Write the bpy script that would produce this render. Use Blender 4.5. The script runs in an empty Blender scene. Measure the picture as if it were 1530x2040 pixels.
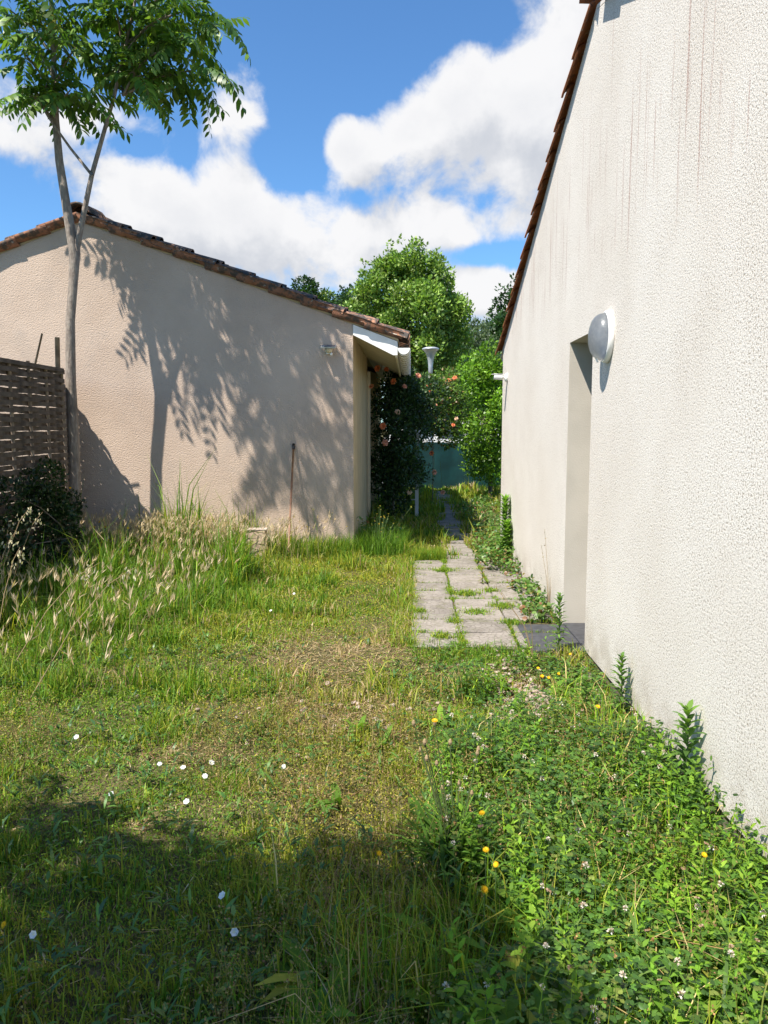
import bpy, math, random
import numpy as np
from mathutils import Vector, Matrix, Euler

random.seed(7)
RNG = np.random.default_rng(11)
SC = bpy.context.scene
COL = SC.collection
R = math.radians

# ------------------------------------------------------------------ camera
FPX, CAMH = 1532.0, 1.5
PITCH, YAW = R(6.1), R(1.98)
cam_d = bpy.data.cameras.new('camera')
cam_d.sensor_fit = 'VERTICAL'
cam_d.sensor_height = 36.0
cam_d.sensor_width = 27.0
cam_d.lens = FPX / 2040.0 * 36.0
cam_d.clip_start = 0.05
cam_d.clip_end = 3000
cam = bpy.data.objects.new('camera', cam_d)
cam.location = (0, 0, CAMH)
cam.rotation_euler = (math.pi / 2 - PITCH, 0, YAW)
COL.objects.link(cam)
SC.camera = cam
CAMR = Euler((math.pi / 2 - PITCH, 0, YAW)).to_matrix()

# ------------------------------------------------------------------ sun, exposure
SUN = Vector((0.63, 0.66, -1.46)).normalized()       # direction in which the light travels
sun_d = bpy.data.lights.new('sun', 'SUN')
sun_d.energy = 5.0
sun_d.angle = R(0.53)
sun_d.color = (1.0, 0.94, 0.85)
sun = bpy.data.objects.new('sun', sun_d)
sun.rotation_euler = SUN.to_track_quat('-Z', 'Y').to_euler()
sun.location = (-6, -6, 14)
COL.objects.link(sun)
SUN_EL = math.asin(-SUN.z)
SUN_AZ = math.atan2(-SUN.x, -SUN.y)                  # from +Y towards +X
SC.view_settings.view_transform = 'Standard'
SC.view_settings.look = 'None'
SC.view_settings.gamma = 1.0
SC.view_settings.use_curve_mapping = False
SC.view_settings.exposure = 0.95
SC.cycles.use_denoising = True
SC.cycles.max_bounces = 8
SC.cycles.transparent_max_bounces = 8


# ------------------------------------------------------------------ node helpers
class NT:
    def __init__(self, tree):
        self.t = tree
        self.n = tree.nodes
        self.l = tree.links

    def node(self, kind, **kw):
        nd = self.n.new(kind)
        for k, v in kw.items():
            setattr(nd, k, v)
        return nd

    def put(self, sock, v):
        if isinstance(v, bpy.types.NodeSocket):
            self.l.new(v, sock)
        else:
            sock.default_value = v

    def math(self, op, a, b=0.0, c=0.0, clamp=False):
        nd = self.node('ShaderNodeMath', operation=op, use_clamp=clamp)
        for s, v in zip(nd.inputs, (a, b, c)):
            self.put(s, v)
        return nd.outputs[0]

    def vmath(self, op, a, b=(0, 0, 0)):
        nd = self.node('ShaderNodeVectorMath', operation=op)
        self.put(nd.inputs[0], a)
        self.put(nd.inputs[1], b)
        return nd.outputs['Value'] if op in ('DOT_PRODUCT', 'LENGTH') else nd.outputs[0]

    def ramp(self, v, lo, hi, a=0.0, b=1.0):
        nd = self.node('ShaderNodeMapRange', interpolation_type='SMOOTHSTEP')
        for s, x in zip(nd.inputs[:5], (v, lo, hi, a, b)):
            self.put(s, x)
        return nd.outputs[0]

    def mix(self, f, a, b, blend='MIX'):
        nd = self.node('ShaderNodeMix', data_type='RGBA', blend_type=blend)
        self.put(nd.inputs[0], f)
        self.put(nd.inputs[6], a)
        self.put(nd.inputs[7], b)
        return nd.outputs[2]

    def noise(self, vec, scale, detail=4.0, rough=0.55, dist=0.0):
        nd = self.node('ShaderNodeTexNoise')
        if vec is not None:
            self.put(nd.inputs['Vector'], vec)
        nd.inputs['Scale'].default_value = scale
        nd.inputs['Detail'].default_value = detail
        nd.inputs['Roughness'].default_value = rough
        nd.inputs['Distortion'].default_value = dist
        return nd.outputs[0]

    def voronoi(self, vec, scale, feature='F1', rnd=1.0):
        nd = self.node('ShaderNodeTexVoronoi', feature=feature)
        if vec is not None:
            self.put(nd.inputs['Vector'], vec)
        nd.inputs['Scale'].default_value = scale
        nd.inputs['Randomness'].default_value = rnd
        return nd.outputs[0]

    def bump(self, h, strength, dist, normal=None):
        nd = self.node('ShaderNodeBump')
        nd.inputs['Strength'].default_value = strength
        nd.inputs['Distance'].default_value = dist
        self.put(nd.inputs['Height'], h)
        if normal is not None:
            self.put(nd.inputs['Normal'], normal)
        return nd.outputs[0]


def rgb(c):
    return (c[0], c[1], c[2], 1.0)


def mat_new(name):
    m = bpy.data.materials.new(name)
    m.use_nodes = True
    t = NT(m.node_tree)
    t.n.clear()
    out = t.node('ShaderNodeOutputMaterial')
    b = t.node('ShaderNodeBsdfPrincipled')
    t.l.new(b.outputs[0], out.inputs[0])
    return m, t, b, out


def mat_plain(name, c, rough=0.6, metal=0.0, var=0.18, scale=14.0, bump=0.0, bscale=60.0, spec=0.4):
    m, t, b, out = mat_new(name)
    co = t.node('ShaderNodeTexCoord').outputs['Object']
    n = t.noise(co, scale, 5)
    f = t.ramp(n, 0.3, 0.7)
    dark = tuple(x * (1 - var) for x in c)
    lite = tuple(min(1, x * (1 + var * 0.7)) for x in c)
    t.put(b.inputs['Base Color'], t.mix(f, rgb(dark), rgb(lite)))
    b.inputs['Roughness'].default_value = rough
    b.inputs['Metallic'].default_value = metal
    b.inputs['Specular IOR Level'].default_value = spec
    if bump:
        t.put(b.inputs['Normal'], t.bump(t.noise(co, bscale, 4), bump, 0.004))
    return m


def mat_leaf(name, trans=0.35, rough=0.5, spec=0.35, tint=(1, 1, 1)):
    m, t, b, out = mat_new(name)
    at = t.node('ShaderNodeAttribute', attribute_name='tint')
    c = t.mix(1.0, at.outputs['Color'], rgb(tint), 'MULTIPLY')
    t.put(b.inputs['Base Color'], c)
    b.inputs['Roughness'].default_value = rough
    b.inputs['Specular IOR Level'].default_value = spec
    tr = t.node('ShaderNodeBsdfTranslucent')
    t.put(tr.inputs[0], t.mix(1.0, c, (1.25, 1.35, 0.6, 1), 'MULTIPLY'))
    mx = t.node('ShaderNodeMixShader')
    mx.inputs[0].default_value = trans
    t.l.new(b.outputs[0], mx.inputs[1])
    t.l.new(tr.outputs[0], mx.inputs[2])
    t.l.new(mx.outputs[0], out.inputs[0])
    return m


# ------------------------------------------------------------------ world: clear sky with cumulus
def px_dir(u, v):
    d = CAMR @ Vector(((u - 765) / FPX, -(v - 1020) / FPX, -1.0))
    return d.normalized()


def build_world():
    w = bpy.data.worlds.new('World')
    SC.world = w
    w.use_nodes = True
    t = NT(w.node_tree)
    t.n.clear()
    out = t.node('ShaderNodeOutputWorld')
    bg = t.node('ShaderNodeBackground')
    bg.inputs['Strength'].default_value = 0.07
    t.l.new(bg.outputs[0], out.inputs[0])
    sky = t.node('ShaderNodeTexSky', sky_type='NISHITA')
    sky.sun_disc = False
    sky.sun_elevation = SUN_EL
    sky.sun_rotation = SUN_AZ
    sky.altitude = 60
    sky.air_density = 1.0
    sky.dust_density = 0.35
    sky.ozone_density = 2.2
    blue = t.mix(1.0, sky.outputs[0], (0.76, 1.16, 1.47, 1), 'MULTIPLY')
    d = t.node('ShaderNodeTexCoord').outputs['Generated']
    sep = t.node('ShaderNodeSeparateXYZ')
    t.l.new(d, sep.inputs[0])
    az = t.math('ARCTAN2', sep.outputs[0], sep.outputs[1])
    el = t.math('ARCSINE', sep.outputs[2])

    def density(dv, a, e):
        wv = t.node('ShaderNodeTexNoise')
        t.put(wv.inputs['Vector'], dv)
        wv.inputs['Scale'].default_value = 5.0
        wv.inputs['Detail'].default_value = 6
        wv.inputs['Roughness'].default_value = 0.58
        n1 = wv.outputs[0]
        n2 = t.noise(dv, 13.0, 7, 0.6, 0.3)
        tot = t.math('MULTIPLY', t.math('SUBTRACT', n1, 0.44), 2.6)
        tot = t.math('ADD', tot, t.math('MULTIPLY', t.math('SUBTRACT', n2, 0.5), 1.9))
        # cumulus banks: (px u, px v, half-width px, half-height px, weight)
        for (u, v, rx, ry, k) in CLOUDS:
            c = px_dir(u, v)
            ca, ce = math.atan2(c.x, c.y), math.asin(c.z)
            x = t.math('DIVIDE', t.math('SUBTRACT', a, ca), rx / FPX)
            y = t.math('DIVIDE', t.math('SUBTRACT', e, ce), ry / FPX)
            r2 = t.math('ADD', t.math('MULTIPLY', x, x), t.math('MULTIPLY', y, y))
            g = t.math('MULTIPLY', t.math('POWER', 2.718, t.math('MULTIPLY', r2, -1.0)), k)
            tot = t.math('ADD', tot, g)
        return tot

    CLOUDS = [(1000, 230, 210, 100, 0.9), (1190, 60, 110, 170, 1.0), (665, 295, 60, 45, 0.8), (800, 270, 120, 70, 0.6), (900, 140, 70, 60, 0.5),
              (330, 410, 280, 85, 1.15), (60, 260, 150, 60, 0.95), (490, 195, 95, 85, 1.35), (820, 450, 240, 60, 0.7), (640, 520, 240, 50, 0.5),
              (985, 590, 110, 45, 0.7), (1010, 360, 110, 50, 0.35),
              (300, 60, 200, 70, -0.8), (640, 110, 130, 110, -1.0), (860, 40, 200, 75, -1.1), (570, 310, 60, 55, -0.9), (20, 410, 70, 60, -1.1), (950, 510, 90, 24, -0.9), (690, 395, 50, 28, -0.8), (600, 330, 70, 40, -0.7), (610, 215, 50, 70, -0.7), (760, 130, 90, 70, -0.5), (260, 290, 90, 24, -0.6)]
    den = density(d, az, el)
    thr = 0.42
    cov = t.ramp(den, thr - 0.18, thr + 0.42)
    # sunlit side: compare with the density a little way towards the sun
    d2 = t.vmath('ADD', d, (-0.028, -0.01, 0.05))
    den2 = density(d2, t.math('ADD', az, -0.018), t.math('ADD', el, 0.045))
    shade = t.ramp(t.math('SUBTRACT', den, den2), -0.75, 0.55)
    thick = t.ramp(den, thr + 0.1, thr + 1.5)
    fine = t.noise(d, 9.0, 6, 0.6)
    lite = t.math('ADD', t.math('MULTIPLY', shade, 0.8), t.math('MULTIPLY', t.math('SUBTRACT', fine, 0.5), 0.7), clamp=True)
    lite = t.math('SUBTRACT', t.math('ADD', lite, 0.28), t.math('MULTIPLY', thick, 0.22), clamp=True)
    cc = t.mix(lite, (3.9, 4.2, 4.8, 1), (7.0, 7.0, 7.1, 1))
    t.put(bg.inputs['Color'], t.mix(cov, blue, cc))


build_world()


# ------------------------------------------------------------------ pixel -> place
def ray(u, v):
    return CAMR @ Vector(((u - 765) / FPX, -(v - 1020) / FPX, -1.0))


CAMP = Vector((0, 0, CAMH))


def on_ground(u, v, z=0.0):
    d = ray(u, v)
    return CAMP + d * ((z - CAMH) / d.z)


def at_y(u, v, y):
    d = ray(u, v)
    return CAMP + d * (y / d.y)


WALL_X0, WALL_K = 1.289, 0.018


def on_wall(u, v, off=0.0):
    n = Vector((1, WALL_K, 0))
    p = Vector((WALL_X0 - off, 0, 0))
    d = ray(u, v)
    return CAMP + d * ((p - CAMP).dot(n) / d.dot(n))


# ------------------------------------------------------------------ mesh helpers
class MB:
    def __init__(self):
        self.v, self.f = [], []

    def add(self, vs, fs):
        k = len(self.v)
        self.v += [tuple(p) for p in vs]
        self.f += [tuple(i + k for i in q) for q in fs]
        return self

    def box(self, lo, hi, M=None, ch=0.0):
        x0, y0, z0 = lo
        x1, y1, z1 = hi
        if ch:
            vs = [(x0, y0, z0), (x1, y0, z0), (x1, y1, z0), (x0, y1, z0),
                  (x0, y0, z1 - ch), (x1, y0, z1 - ch), (x1, y1, z1 - ch), (x0, y1, z1 - ch),
                  (x0 + ch, y0 + ch, z1), (x1 - ch, y0 + ch, z1), (x1 - ch, y1 - ch, z1), (x0 + ch, y1 - ch, z1)]
            fs = [(3, 2, 1, 0), (8, 9, 10, 11)]
            for a in range(4):
                b = (a + 1) % 4
                fs += [(a, b, b + 4, a + 4), (a + 4, b + 4, b + 8, a + 8)]
        else:
            vs = [(x0, y0, z0), (x1, y0, z0), (x1, y1, z0), (x0, y1, z0), (x0, y0, z1), (x1, y0, z1), (x1, y1, z1), (x0, y1, z1)]
            fs = [(3, 2, 1, 0), (4, 5, 6, 7), (0, 1, 5, 4), (1, 2, 6, 5), (2, 3, 7, 6), (3, 0, 4, 7)]
        if M is not None:
            vs = [M @ Vector(p) for p in vs]
        return self.add(vs, fs)

    def tube(self, pts, rad, n=8, cap=True):
        pts = [Vector(p) for p in pts]
        m = len(pts)
        if not isinstance(rad, (list, tuple)):
            rad = [rad] * m
        vs, fs = [], []
        up = Vector((0.31, 0.17, 0.93))
        for i, p in enumerate(pts):
            t = (pts[min(i + 1, m - 1)] - pts[max(i - 1, 0)]).normalized()
            a = t.cross(up)
            if a.length < 1e-3:
                a = t.cross(Vector((1, 0, 0)))
            a.normalize()
            b = t.cross(a)
            for k in range(n):
                th = 2 * math.pi * k / n
                vs.append(p + (a * math.cos(th) + b * math.sin(th)) * rad[i])
        for i in range(m - 1):
            for k in range(n):
                q = (k + 1) % n
                fs.append((i * n + k, i * n + q, (i + 1) * n + q, (i + 1) * n + k))
        if cap:
            fs.append(tuple(range(n)))
            fs.append(tuple((m - 1) * n + k for k in reversed(range(n))))
        return self.add(vs, fs)

    def prism(self, poly, a0, a1, axis='y'):
        """poly in the two other axes, extruded along axis"""
        n = len(poly)

        def P(p, a):
            return {'y': (p[0], a, p[1]), 'x': (a, p[0], p[1]), 'z': (p[0], p[1], a)}[axis]
        vs = [P(p, a0) for p in poly] + [P(p, a1) for p in poly]
        fs = [tuple(range(n)), tuple(reversed(range(n, 2 * n)))]
        for k in range(n):
            q = (k + 1) % n
            fs.append((k, k + n, q + n, q))
        return self.add(vs, fs)

    def lathe(self, prof, n=20, M=None, sx=1.0, sy=1.0):
        """prof: list of (r, z)"""
        vs, fs = [], []
        for r, z in prof:
            for k in range(n):
                th = 2 * math.pi * k / n
                p = Vector((r * math.cos(th) * sx, r * math.sin(th) * sy, z))
                vs.append(M @ p if M is not None else p)
        for i in range(len(prof) - 1):
            for k in range(n):
                q = (k + 1) % n
                fs.append((i * n + k, i * n + q, (i + 1) * n + q, (i + 1) * n + k))
        return self.add(vs, fs)

    def mesh(self, name, mat=None, smooth=False):
        me = bpy.data.meshes.new(name)
        me.from_pydata(self.v, [], self.f)
        me.update()
        if mat:
            me.materials.append(mat)
        if smooth:
            me.polygons.foreach_set('use_smooth', [True] * len(me.polygons))
        return me

    def build(self, name, mat, parent=None, smooth=False):
        o = bpy.data.objects.new(name, self.mesh(name, mat, smooth))
        COL.objects.link(o)
        o.parent = parent
        return o


def obj(name, me, parent=None, loc=None, rot=None, scale=None):
    o = bpy.data.objects.new(name, me)
    COL.objects.link(o)
    o.parent = parent
    if loc is not None:
        o.location = loc
    if rot is not None:
        o.rotation_euler = rot
    if scale is not None:
        o.scale = scale if hasattr(scale, '__len__') else (scale,) * 3
    return o


def empty(name, loc=(0, 0, 0), rot=(0, 0, 0)):
    o = bpy.data.objects.new(name, None)
    o.empty_display_size = 0.2
    COL.objects.link(o)
    o.location = loc
    o.rotation_euler = rot
    return o


def tag(o, label=None, cat=None, group=None, kind=None):
    if label:
        o['label'] = label
    if cat:
        o['category'] = cat
    if group:
        o['group'] = group
    if kind:
        o['kind'] = kind
    return o


def np_mesh(name, V, T, tint, mat, smooth=False):
    """V (n,3), T (m,3) triangles, tint (n,3) colour of each vertex"""
    me = bpy.data.meshes.new(name)
    me.vertices.add(len(V))
    me.vertices.foreach_set('co', np.ascontiguousarray(V, dtype=np.float32).ravel())
    me.loops.add(len(T) * 3)
    me.loops.foreach_set('vertex_index', np.ascontiguousarray(T, dtype=np.int32).ravel())
    me.polygons.add(len(T))
    me.polygons.foreach_set('loop_start', np.arange(0, len(T) * 3, 3, dtype=np.int32))
    me.update(calc_edges=True)
    at = me.attributes.new('tint', 'FLOAT_COLOR', 'POINT')
    c4 = np.ones((len(V), 4), dtype=np.float32)
    c4[:, :3] = tint
    at.data.foreach_set('color', c4.ravel())
    me.materials.append(mat)
    if smooth:
        me.polygons.foreach_set('use_smooth', np.ones(len(T), dtype=bool))
    return me


def stack(parts):
    """join [(V,T,C), ...]"""
    V, T, C, k = [], [], [], 0
    for v, t, c in parts:
        V.append(v)
        T.append(t + k)
        C.append(c)
        k += len(v)
    return np.concatenate(V), np.concatenate(T), np.concatenate(C)


# value noise on the plane, for patches
_G = RNG.random((64, 64))


def patch(x, y, s):
    x = np.asarray(x) * s + 17.3
    y = np.asarray(y) * s + 9.1
    i, j = np.floor(x).astype(int), np.floor(y).astype(int)
    fx, fy = x - i, y - j
    fx, fy = fx * fx * (3 - 2 * fx), fy * fy * (3 - 2 * fy)
    g = lambda a, b: _G[a % 64, b % 64]
    return (g(i, j) * (1 - fx) + g(i + 1, j) * fx) * (1 - fy) + (g(i, j + 1) * (1 - fx) + g(i + 1, j + 1) * fx) * fy


def sstep(v, a, b):
    t = np.clip((v - a) / (b - a), 0, 1)
    return t * t * (3 - 2 * t)


def gz(x, y):
    """height of the soil"""
    x, y = np.asarray(x, float), np.asarray(y, float)
    near = 1 - sstep(y, 4.3, 5.2)
    z = -0.012 - 0.075 * near
    z = z + (patch(x, y, 1.3) - 0.5) * 0.035 + (patch(x, y, 4.1) - 0.5) * 0.016
    z = z + 0.05 * sstep(-x, 1.2, 3.0) * (1 - sstep(y, 12, 20))
    far = sstep(y, 30, 60)
    return np.where((x > -0.15) & (y > 5.0) & (y < 22), np.minimum(z, -0.012), z) * (1 - far) - 0.02 * far


# ------------------------------------------------------------------ materials
def mat_stucco_white():
    m, t, b, out = mat_new('white_stucco')
    co = t.node('ShaderNodeTexCoord').outputs['Object']
    n1 = t.noise(co, 105, 3, 0.65)
    n2 = t.noise(co, 240, 2, 0.5)
    h = t.math('ADD', t.math('MULTIPLY', n1, 0.75), t.math('MULTIPLY', n2, 0.3))
    big = t.noise(co, 1.1, 5)
    base = t.mix(t.ramp(big, 0.3, 0.7), (0.685, 0.627, 0.558, 1), (0.735, 0.685, 0.622, 1))
    pit = t.ramp(h, 0.43, 0.52, 1.0, 0.0)
    base = t.mix(t.math('MULTIPLY', pit, t.ramp(t.noise(co, 2.3, 4), 0.3, 0.7, 0.6, 0.95)), base, (0.30, 0.245, 0.19, 1))
    # rain streaks below the verge
    sep = t.node('ShaderNodeSeparateXYZ')
    t.l.new(co, sep.inputs[0])
    cy = t.node('ShaderNodeCombineXYZ')
    t.put(cy.inputs[0], t.math('MULTIPLY', sep.outputs[1], 30.0))
    t.put(cy.inputs[1], t.math('MULTIPLY', sep.outputs[2], 0.55))
    st = t.noise(cy.outputs[0], 1.0, 3, 0.6)
    cz = t.node('ShaderNodeCombineXYZ')
    t.put(cz.inputs[0], t.math('MULTIPLY', sep.outputs[1], 2.4))
    t.put(cz.inputs[1], t.math('MULTIPLY', sep.outputs[2], 1.1))
    reg = t.ramp(t.noise(cz.outputs[0], 1.0, 2), 0.36, 0.52)
    hi = t.math('MULTIPLY', t.ramp(sep.outputs[2], 2.3, 2.8), t.ramp(sep.outputs[2], 3.75, 4.1, 1.0, 0.0))
    k = t.math('MULTIPLY', t.math('MULTIPLY', t.ramp(st, 0.57, 0.66), reg), hi)
    k = t.math('MULTIPLY', k, t.ramp(n1, 0.38, 0.6, 1.0, 0.55))
    base = t.mix(t.math('MULTIPLY', k, 0.8), base, (0.34, 0.19, 0.15, 1))
    # splash dirt low down
    low = t.math('MULTIPLY', t.ramp(sep.outputs[2], 0.0, 0.42, 1.0, 0.0), t.ramp(t.noise(co, 5, 6), 0.3, 0.65))
    base = t.mix(t.math('MULTIPLY', low, 0.6), base, (0.36, 0.30, 0.23, 1))
    t.put(b.inputs['Base Color'], base)
    b.inputs['Roughness'].default_value = 0.92
    b.inputs['Specular IOR Level'].default_value = 0.15
    t.put(b.inputs['Normal'], t.bump(h, 0.5, 0.010))
    return m


def mat_stucco_tan():
    m, t, b, out = mat_new('tan_stucco')
    co = t.node('ShaderNodeTexCoord').outputs['Object']
    mp = t.node('ShaderNodeMapping')
    t.l.new(co, mp.inputs[0])
    mp.inputs['Scale'].default_value = (1.0, 1.0, 1.7)
    n1 = t.noise(mp.outputs[0], 48, 4, 0.62)
    v1 = t.voronoi(mp.outputs[0], 60)
    h = t.math('ADD', t.math('MULTIPLY', n1, 1.0), t.math('MULTIPLY', v1, -0.45))
    big = t.noise(co, 0.9, 6, 0.6)
    base = t.mix(t.ramp(big, 0.3, 0.7), (0.45, 0.345, 0.268, 1), (0.545, 0.428, 0.34, 1))
    sep = t.node('ShaderNodeSeparateXYZ')
    t.l.new(co, sep.inputs[0])
    low = t.math('MULTIPLY', t.ramp(sep.outputs[2], 0.0, 0.7, 1.0, 0.0), t.ramp(t.noise(co, 3, 5), 0.35, 0.75))
    base = t.mix(t.math('MULTIPLY', low, 0.6), base, (0.29, 0.215, 0.155, 1))
    base = t.mix(t.ramp(t.noise(co, 2.4, 7, 0.65), 0.5, 0.68, 0.0, 0.3), base, (0.37, 0.315, 0.27, 1))
    t.put(b.inputs['Base Color'], base)
    b.inputs['Roughness'].default_value = 0.95
    b.inputs['Specular IOR Level'].default_value = 0.12
    t.put(b.inputs['Normal'], t.bump(h, 0.5, 0.014))
    return m


def mat_tile(name, fresh, lichen, amt, lo=0.42):
    m, t, b, out = mat_new(name)
    geo = t.node('ShaderNodeNewGeometry')
    oi = t.node('ShaderNodeObjectInfo')
    co = t.node('ShaderNodeTexCoord').outputs['Object']
    off = t.vmath('ADD', co, oi.outputs['Location'])
    c = t.mix(t.ramp(t.noise(off, 9, 5), 0.3, 0.7), rgb([x * 0.7 for x in fresh]), rgb([min(1, x * 1.2) for x in fresh]))
    c = t.mix(t.math('MULTIPLY', oi.outputs['Random'], 0.45), c, rgb([fresh[0] * 0.55, fresh[1] * 0.6, fresh[2] * 0.6]))
    f = t.math('MULTIPLY', t.ramp(t.noise(off, 13, 7, 0.65), lo, lo + 0.16), amt)
    c = t.mix(f, c, rgb(lichen))
    pale = t.math('MULTIPLY', t.ramp(t.noise(off, 22, 5), 0.62, 0.7), amt * 0.7)
    c = t.mix(pale, c, (0.42, 0.40, 0.34, 1))
    t.put(b.inputs['Base Color'], c)
    b.inputs['Roughness'].default_value = 0.85
    t.put(b.inputs['Normal'], t.bump(t.noise(off, 70, 5), 0.5, 0.006))
    return m


def mat_slab():
    m, t, b, out = mat_new('paving_concrete')
    oi = t.node('ShaderNodeObjectInfo')
    co = t.node('ShaderNodeTexCoord').outputs['Object']
    off = t.vmath('ADD', co, oi.outputs['Location'])
    warp = t.node('ShaderNodeTexNoise')
    t.l.new(off, warp.inputs['Vector'])
    warp.inputs['Scale'].default_value = 9
    w2 = t.vmath('ADD', off, t.vmath('MULTIPLY', warp.outputs['Color'], (0.06, 0.06, 0.06)))
    crack = t.voronoi(w2, 21, 'DISTANCE_TO_EDGE')
    k = t.ramp(crack, 0.02, 0.10, 1.0, 0.0)
    n = t.noise(off, 5, 6, 0.6)
    c = t.mix(t.ramp(n, 0.3, 0.7), (0.165, 0.145, 0.125, 1), (0.265, 0.237, 0.205, 1))
    c = t.mix(t.ramp(t.noise(off, 120, 3), 0.5, 0.75, 0.0, 0.5), c, (0.22, 0.19, 0.17, 1))
    c = t.mix(t.math('MULTIPLY', k, t.ramp(t.noise(off, 6, 3), 0.35, 0.6, 0.3, 0.85)), c, (0.10, 0.085, 0.065, 1))
    c = t.mix(t.math('MULTIPLY', oi.outputs['Random'], 0.35), c, (0.33, 0.29, 0.25, 1))
    c = t.mix(t.ramp(t.noise(off, 7, 6, 0.65), 0.50, 0.66, 0.0, 0.6), c, (0.13, 0.125, 0.065, 1))
    t.put(b.inputs['Base Color'], c)
    b.inputs['Roughness'].default_value = 0.93
    hh = t.math('SUBTRACT', t.noise(off, 90, 3), t.math('MULTIPLY', k, 0.6))
    t.put(b.inputs['Normal'], t.bump(hh, 0.6, 0.006))
    return m


def mat_soil():
    m, t, b, out = mat_new('soil_and_thatch')
    co = t.node('ShaderNodeTexCoord').outputs['Object']
    n = t.noise(co, 1.2, 6, 0.6)
    f = t.noise(co, 40, 5, 0.65)
    g = t.mix(t.ramp(n, 0.35, 0.65), (0.10, 0.12, 0.03, 1), (0.21, 0.17, 0.085, 1))
    g = t.mix(t.ramp(f, 0.35, 0.7), (0.07, 0.06, 0.03, 1), g)
    t.put(b.inputs['Base Color'], g)
    b.inputs['Roughness'].default_value = 1.0
    b.inputs['Specular IOR Level'].default_value = 0.05
    t.put(b.inputs['Normal'], t.bump(f, 0.9, 0.03))
    return m


def mat_bark(name, a, c2, sc=1.0):
    m, t, b, out = mat_new(name)
    co = t.node('ShaderNodeTexCoord').outputs['Object']
    mp = t.node('ShaderNodeMapping')
    t.l.new(co, mp.inputs[0])
    mp.inputs['Scale'].default_value = (1, 1, 0.22)
    n = t.noise(mp.outputs[0], 45 * sc, 5, 0.6)
    n3 = t.noise(co, 5, 5)
    c = t.mix(t.ramp(n, 0.35, 0.65), rgb(a), rgb(c2))
    c = t.mix(t.ramp(n3, 0.45, 0.7, 0.0, 0.5), c, rgb([x * 0.6 for x in a]))
    t.put(b.inputs['Base Color'], c)
    b.inputs['Roughness'].default_value = 0.85
    t.put(b.inputs['Normal'], t.bump(t.math('ADD', n, t.noise(co, 14, 4)), 0.8, 0.012))
    return m


M = {}
M['stucco_w'] = mat_stucco_white()
M['stucco_t'] = mat_stucco_tan()
M['stucco_side'] = mat_plain('tan_render', (0.50, 0.385, 0.23), 0.95, var=0.1, scale=3, bump=0.35, bscale=90, spec=0.1)
M['tile_o'] = mat_tile('terracotta', (0.36, 0.125, 0.05), (0.09, 0.06, 0.045), 0.75, 0.52)
M['tile_d'] = mat_tile('lichened_terracotta', (0.33, 0.16, 0.09), (0.04, 0.037, 0.034), 0.97, 0.38)
M['tile_m'] = mat_tile('weathered_terracotta', (0.33, 0.14, 0.075), (0.06, 0.05, 0.04), 0.9, 0.44)
M['plinth'] = mat_plain('plinth_cement', (0.17, 0.14, 0.11), 0.95, var=0.4, scale=9, bump=0.5)
M['slab'] = mat_slab()
M['soil'] = mat_soil()
M['threshold'] = mat_plain('slate_tile', (0.055, 0.056, 0.062), 0.55, var=0.3, scale=20, bump=0.1)
M['white'] = mat_plain('white_paint', (0.78, 0.77, 0.74), 0.5, var=0.08, scale=6)
M['gutter'] = mat_plain('weathered_white_plastic', (0.66, 0.61, 0.52), 0.55, var=0.25, scale=9)
M['soffit'] = mat_plain('cream_panel', (0.62, 0.54, 0.38), 0.7, var=0.08, scale=5)
M['door'] = mat_plain('grey_door', (0.4, 0.4, 0.41), 0.45, var=0.06)
M['bark'] = mat_bark('smooth_grey_bark', (0.19, 0.15, 0.12), (0.31, 0.26, 0.21))
M['bark2'] = mat_bark('brown_bark', (0.11, 0.085, 0.06), (0.2, 0.16, 0.12))
M['stem'] = mat_plain('green_stem', (0.09, 0.14, 0.04), 0.6)
M['darkstem'] = mat_plain('dark_stem', (0.055, 0.075, 0.025), 0.9, spec=0.1)
M['drystem'] = mat_plain('dry_stem', (0.30, 0.21, 0.11), 0.8)
M['lath'] = mat_plain('weathered_lath', (0.105, 0.08, 0.06), 0.85, var=0.5, scale=8, bump=0.4)
M['stake'] = mat_plain('grey_stake', (0.26, 0.20, 0.15), 0.9, var=0.35, scale=12, bump=0.4)
M['handle'] = mat_plain('varnished_handle', (0.24, 0.125, 0.075), 0.5, var=0.2)
M['black'] = mat_plain('black_plastic', (0.015, 0.015, 0.016), 0.4)
M['steel'] = mat_plain('galvanised_steel', (0.52, 0.54, 0.56), 0.45, metal=0.55, var=0.12)
M['teal'] = mat_plain('teal_tarpaulin', (0.004, 0.034, 0.036), 0.5, var=0.35, scale=2.5, bump=0.2, bscale=9)
M['brick'] = mat_plain('pale_brick', (0.46, 0.34, 0.25), 0.95, var=0.35, scale=18, bump=0.6)
M['stone'] = mat_plain('pale_gravel', (0.45, 0.36, 0.30), 0.9, var=0.35, scale=30)
M['panel'] = mat_plain('solar_cell', (0.05, 0.075, 0.11), 0.2, var=0.2, scale=40)
M['grass'] = mat_leaf('grass_blade', 0.40, 0.5, 0.25)
M['leaf'] = mat_leaf('leaf', 0.32, 0.42, 0.4)
M['weed'] = mat_leaf('weed_leaf', 0.42, 0.65, 0.15, (1.35, 1.3, 1.0))
M['petal'] = mat_leaf('petal', 0.25, 0.6, 0.2)
M['dry'] = mat_leaf('straw', 0.25, 0.7, 0.2)


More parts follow.
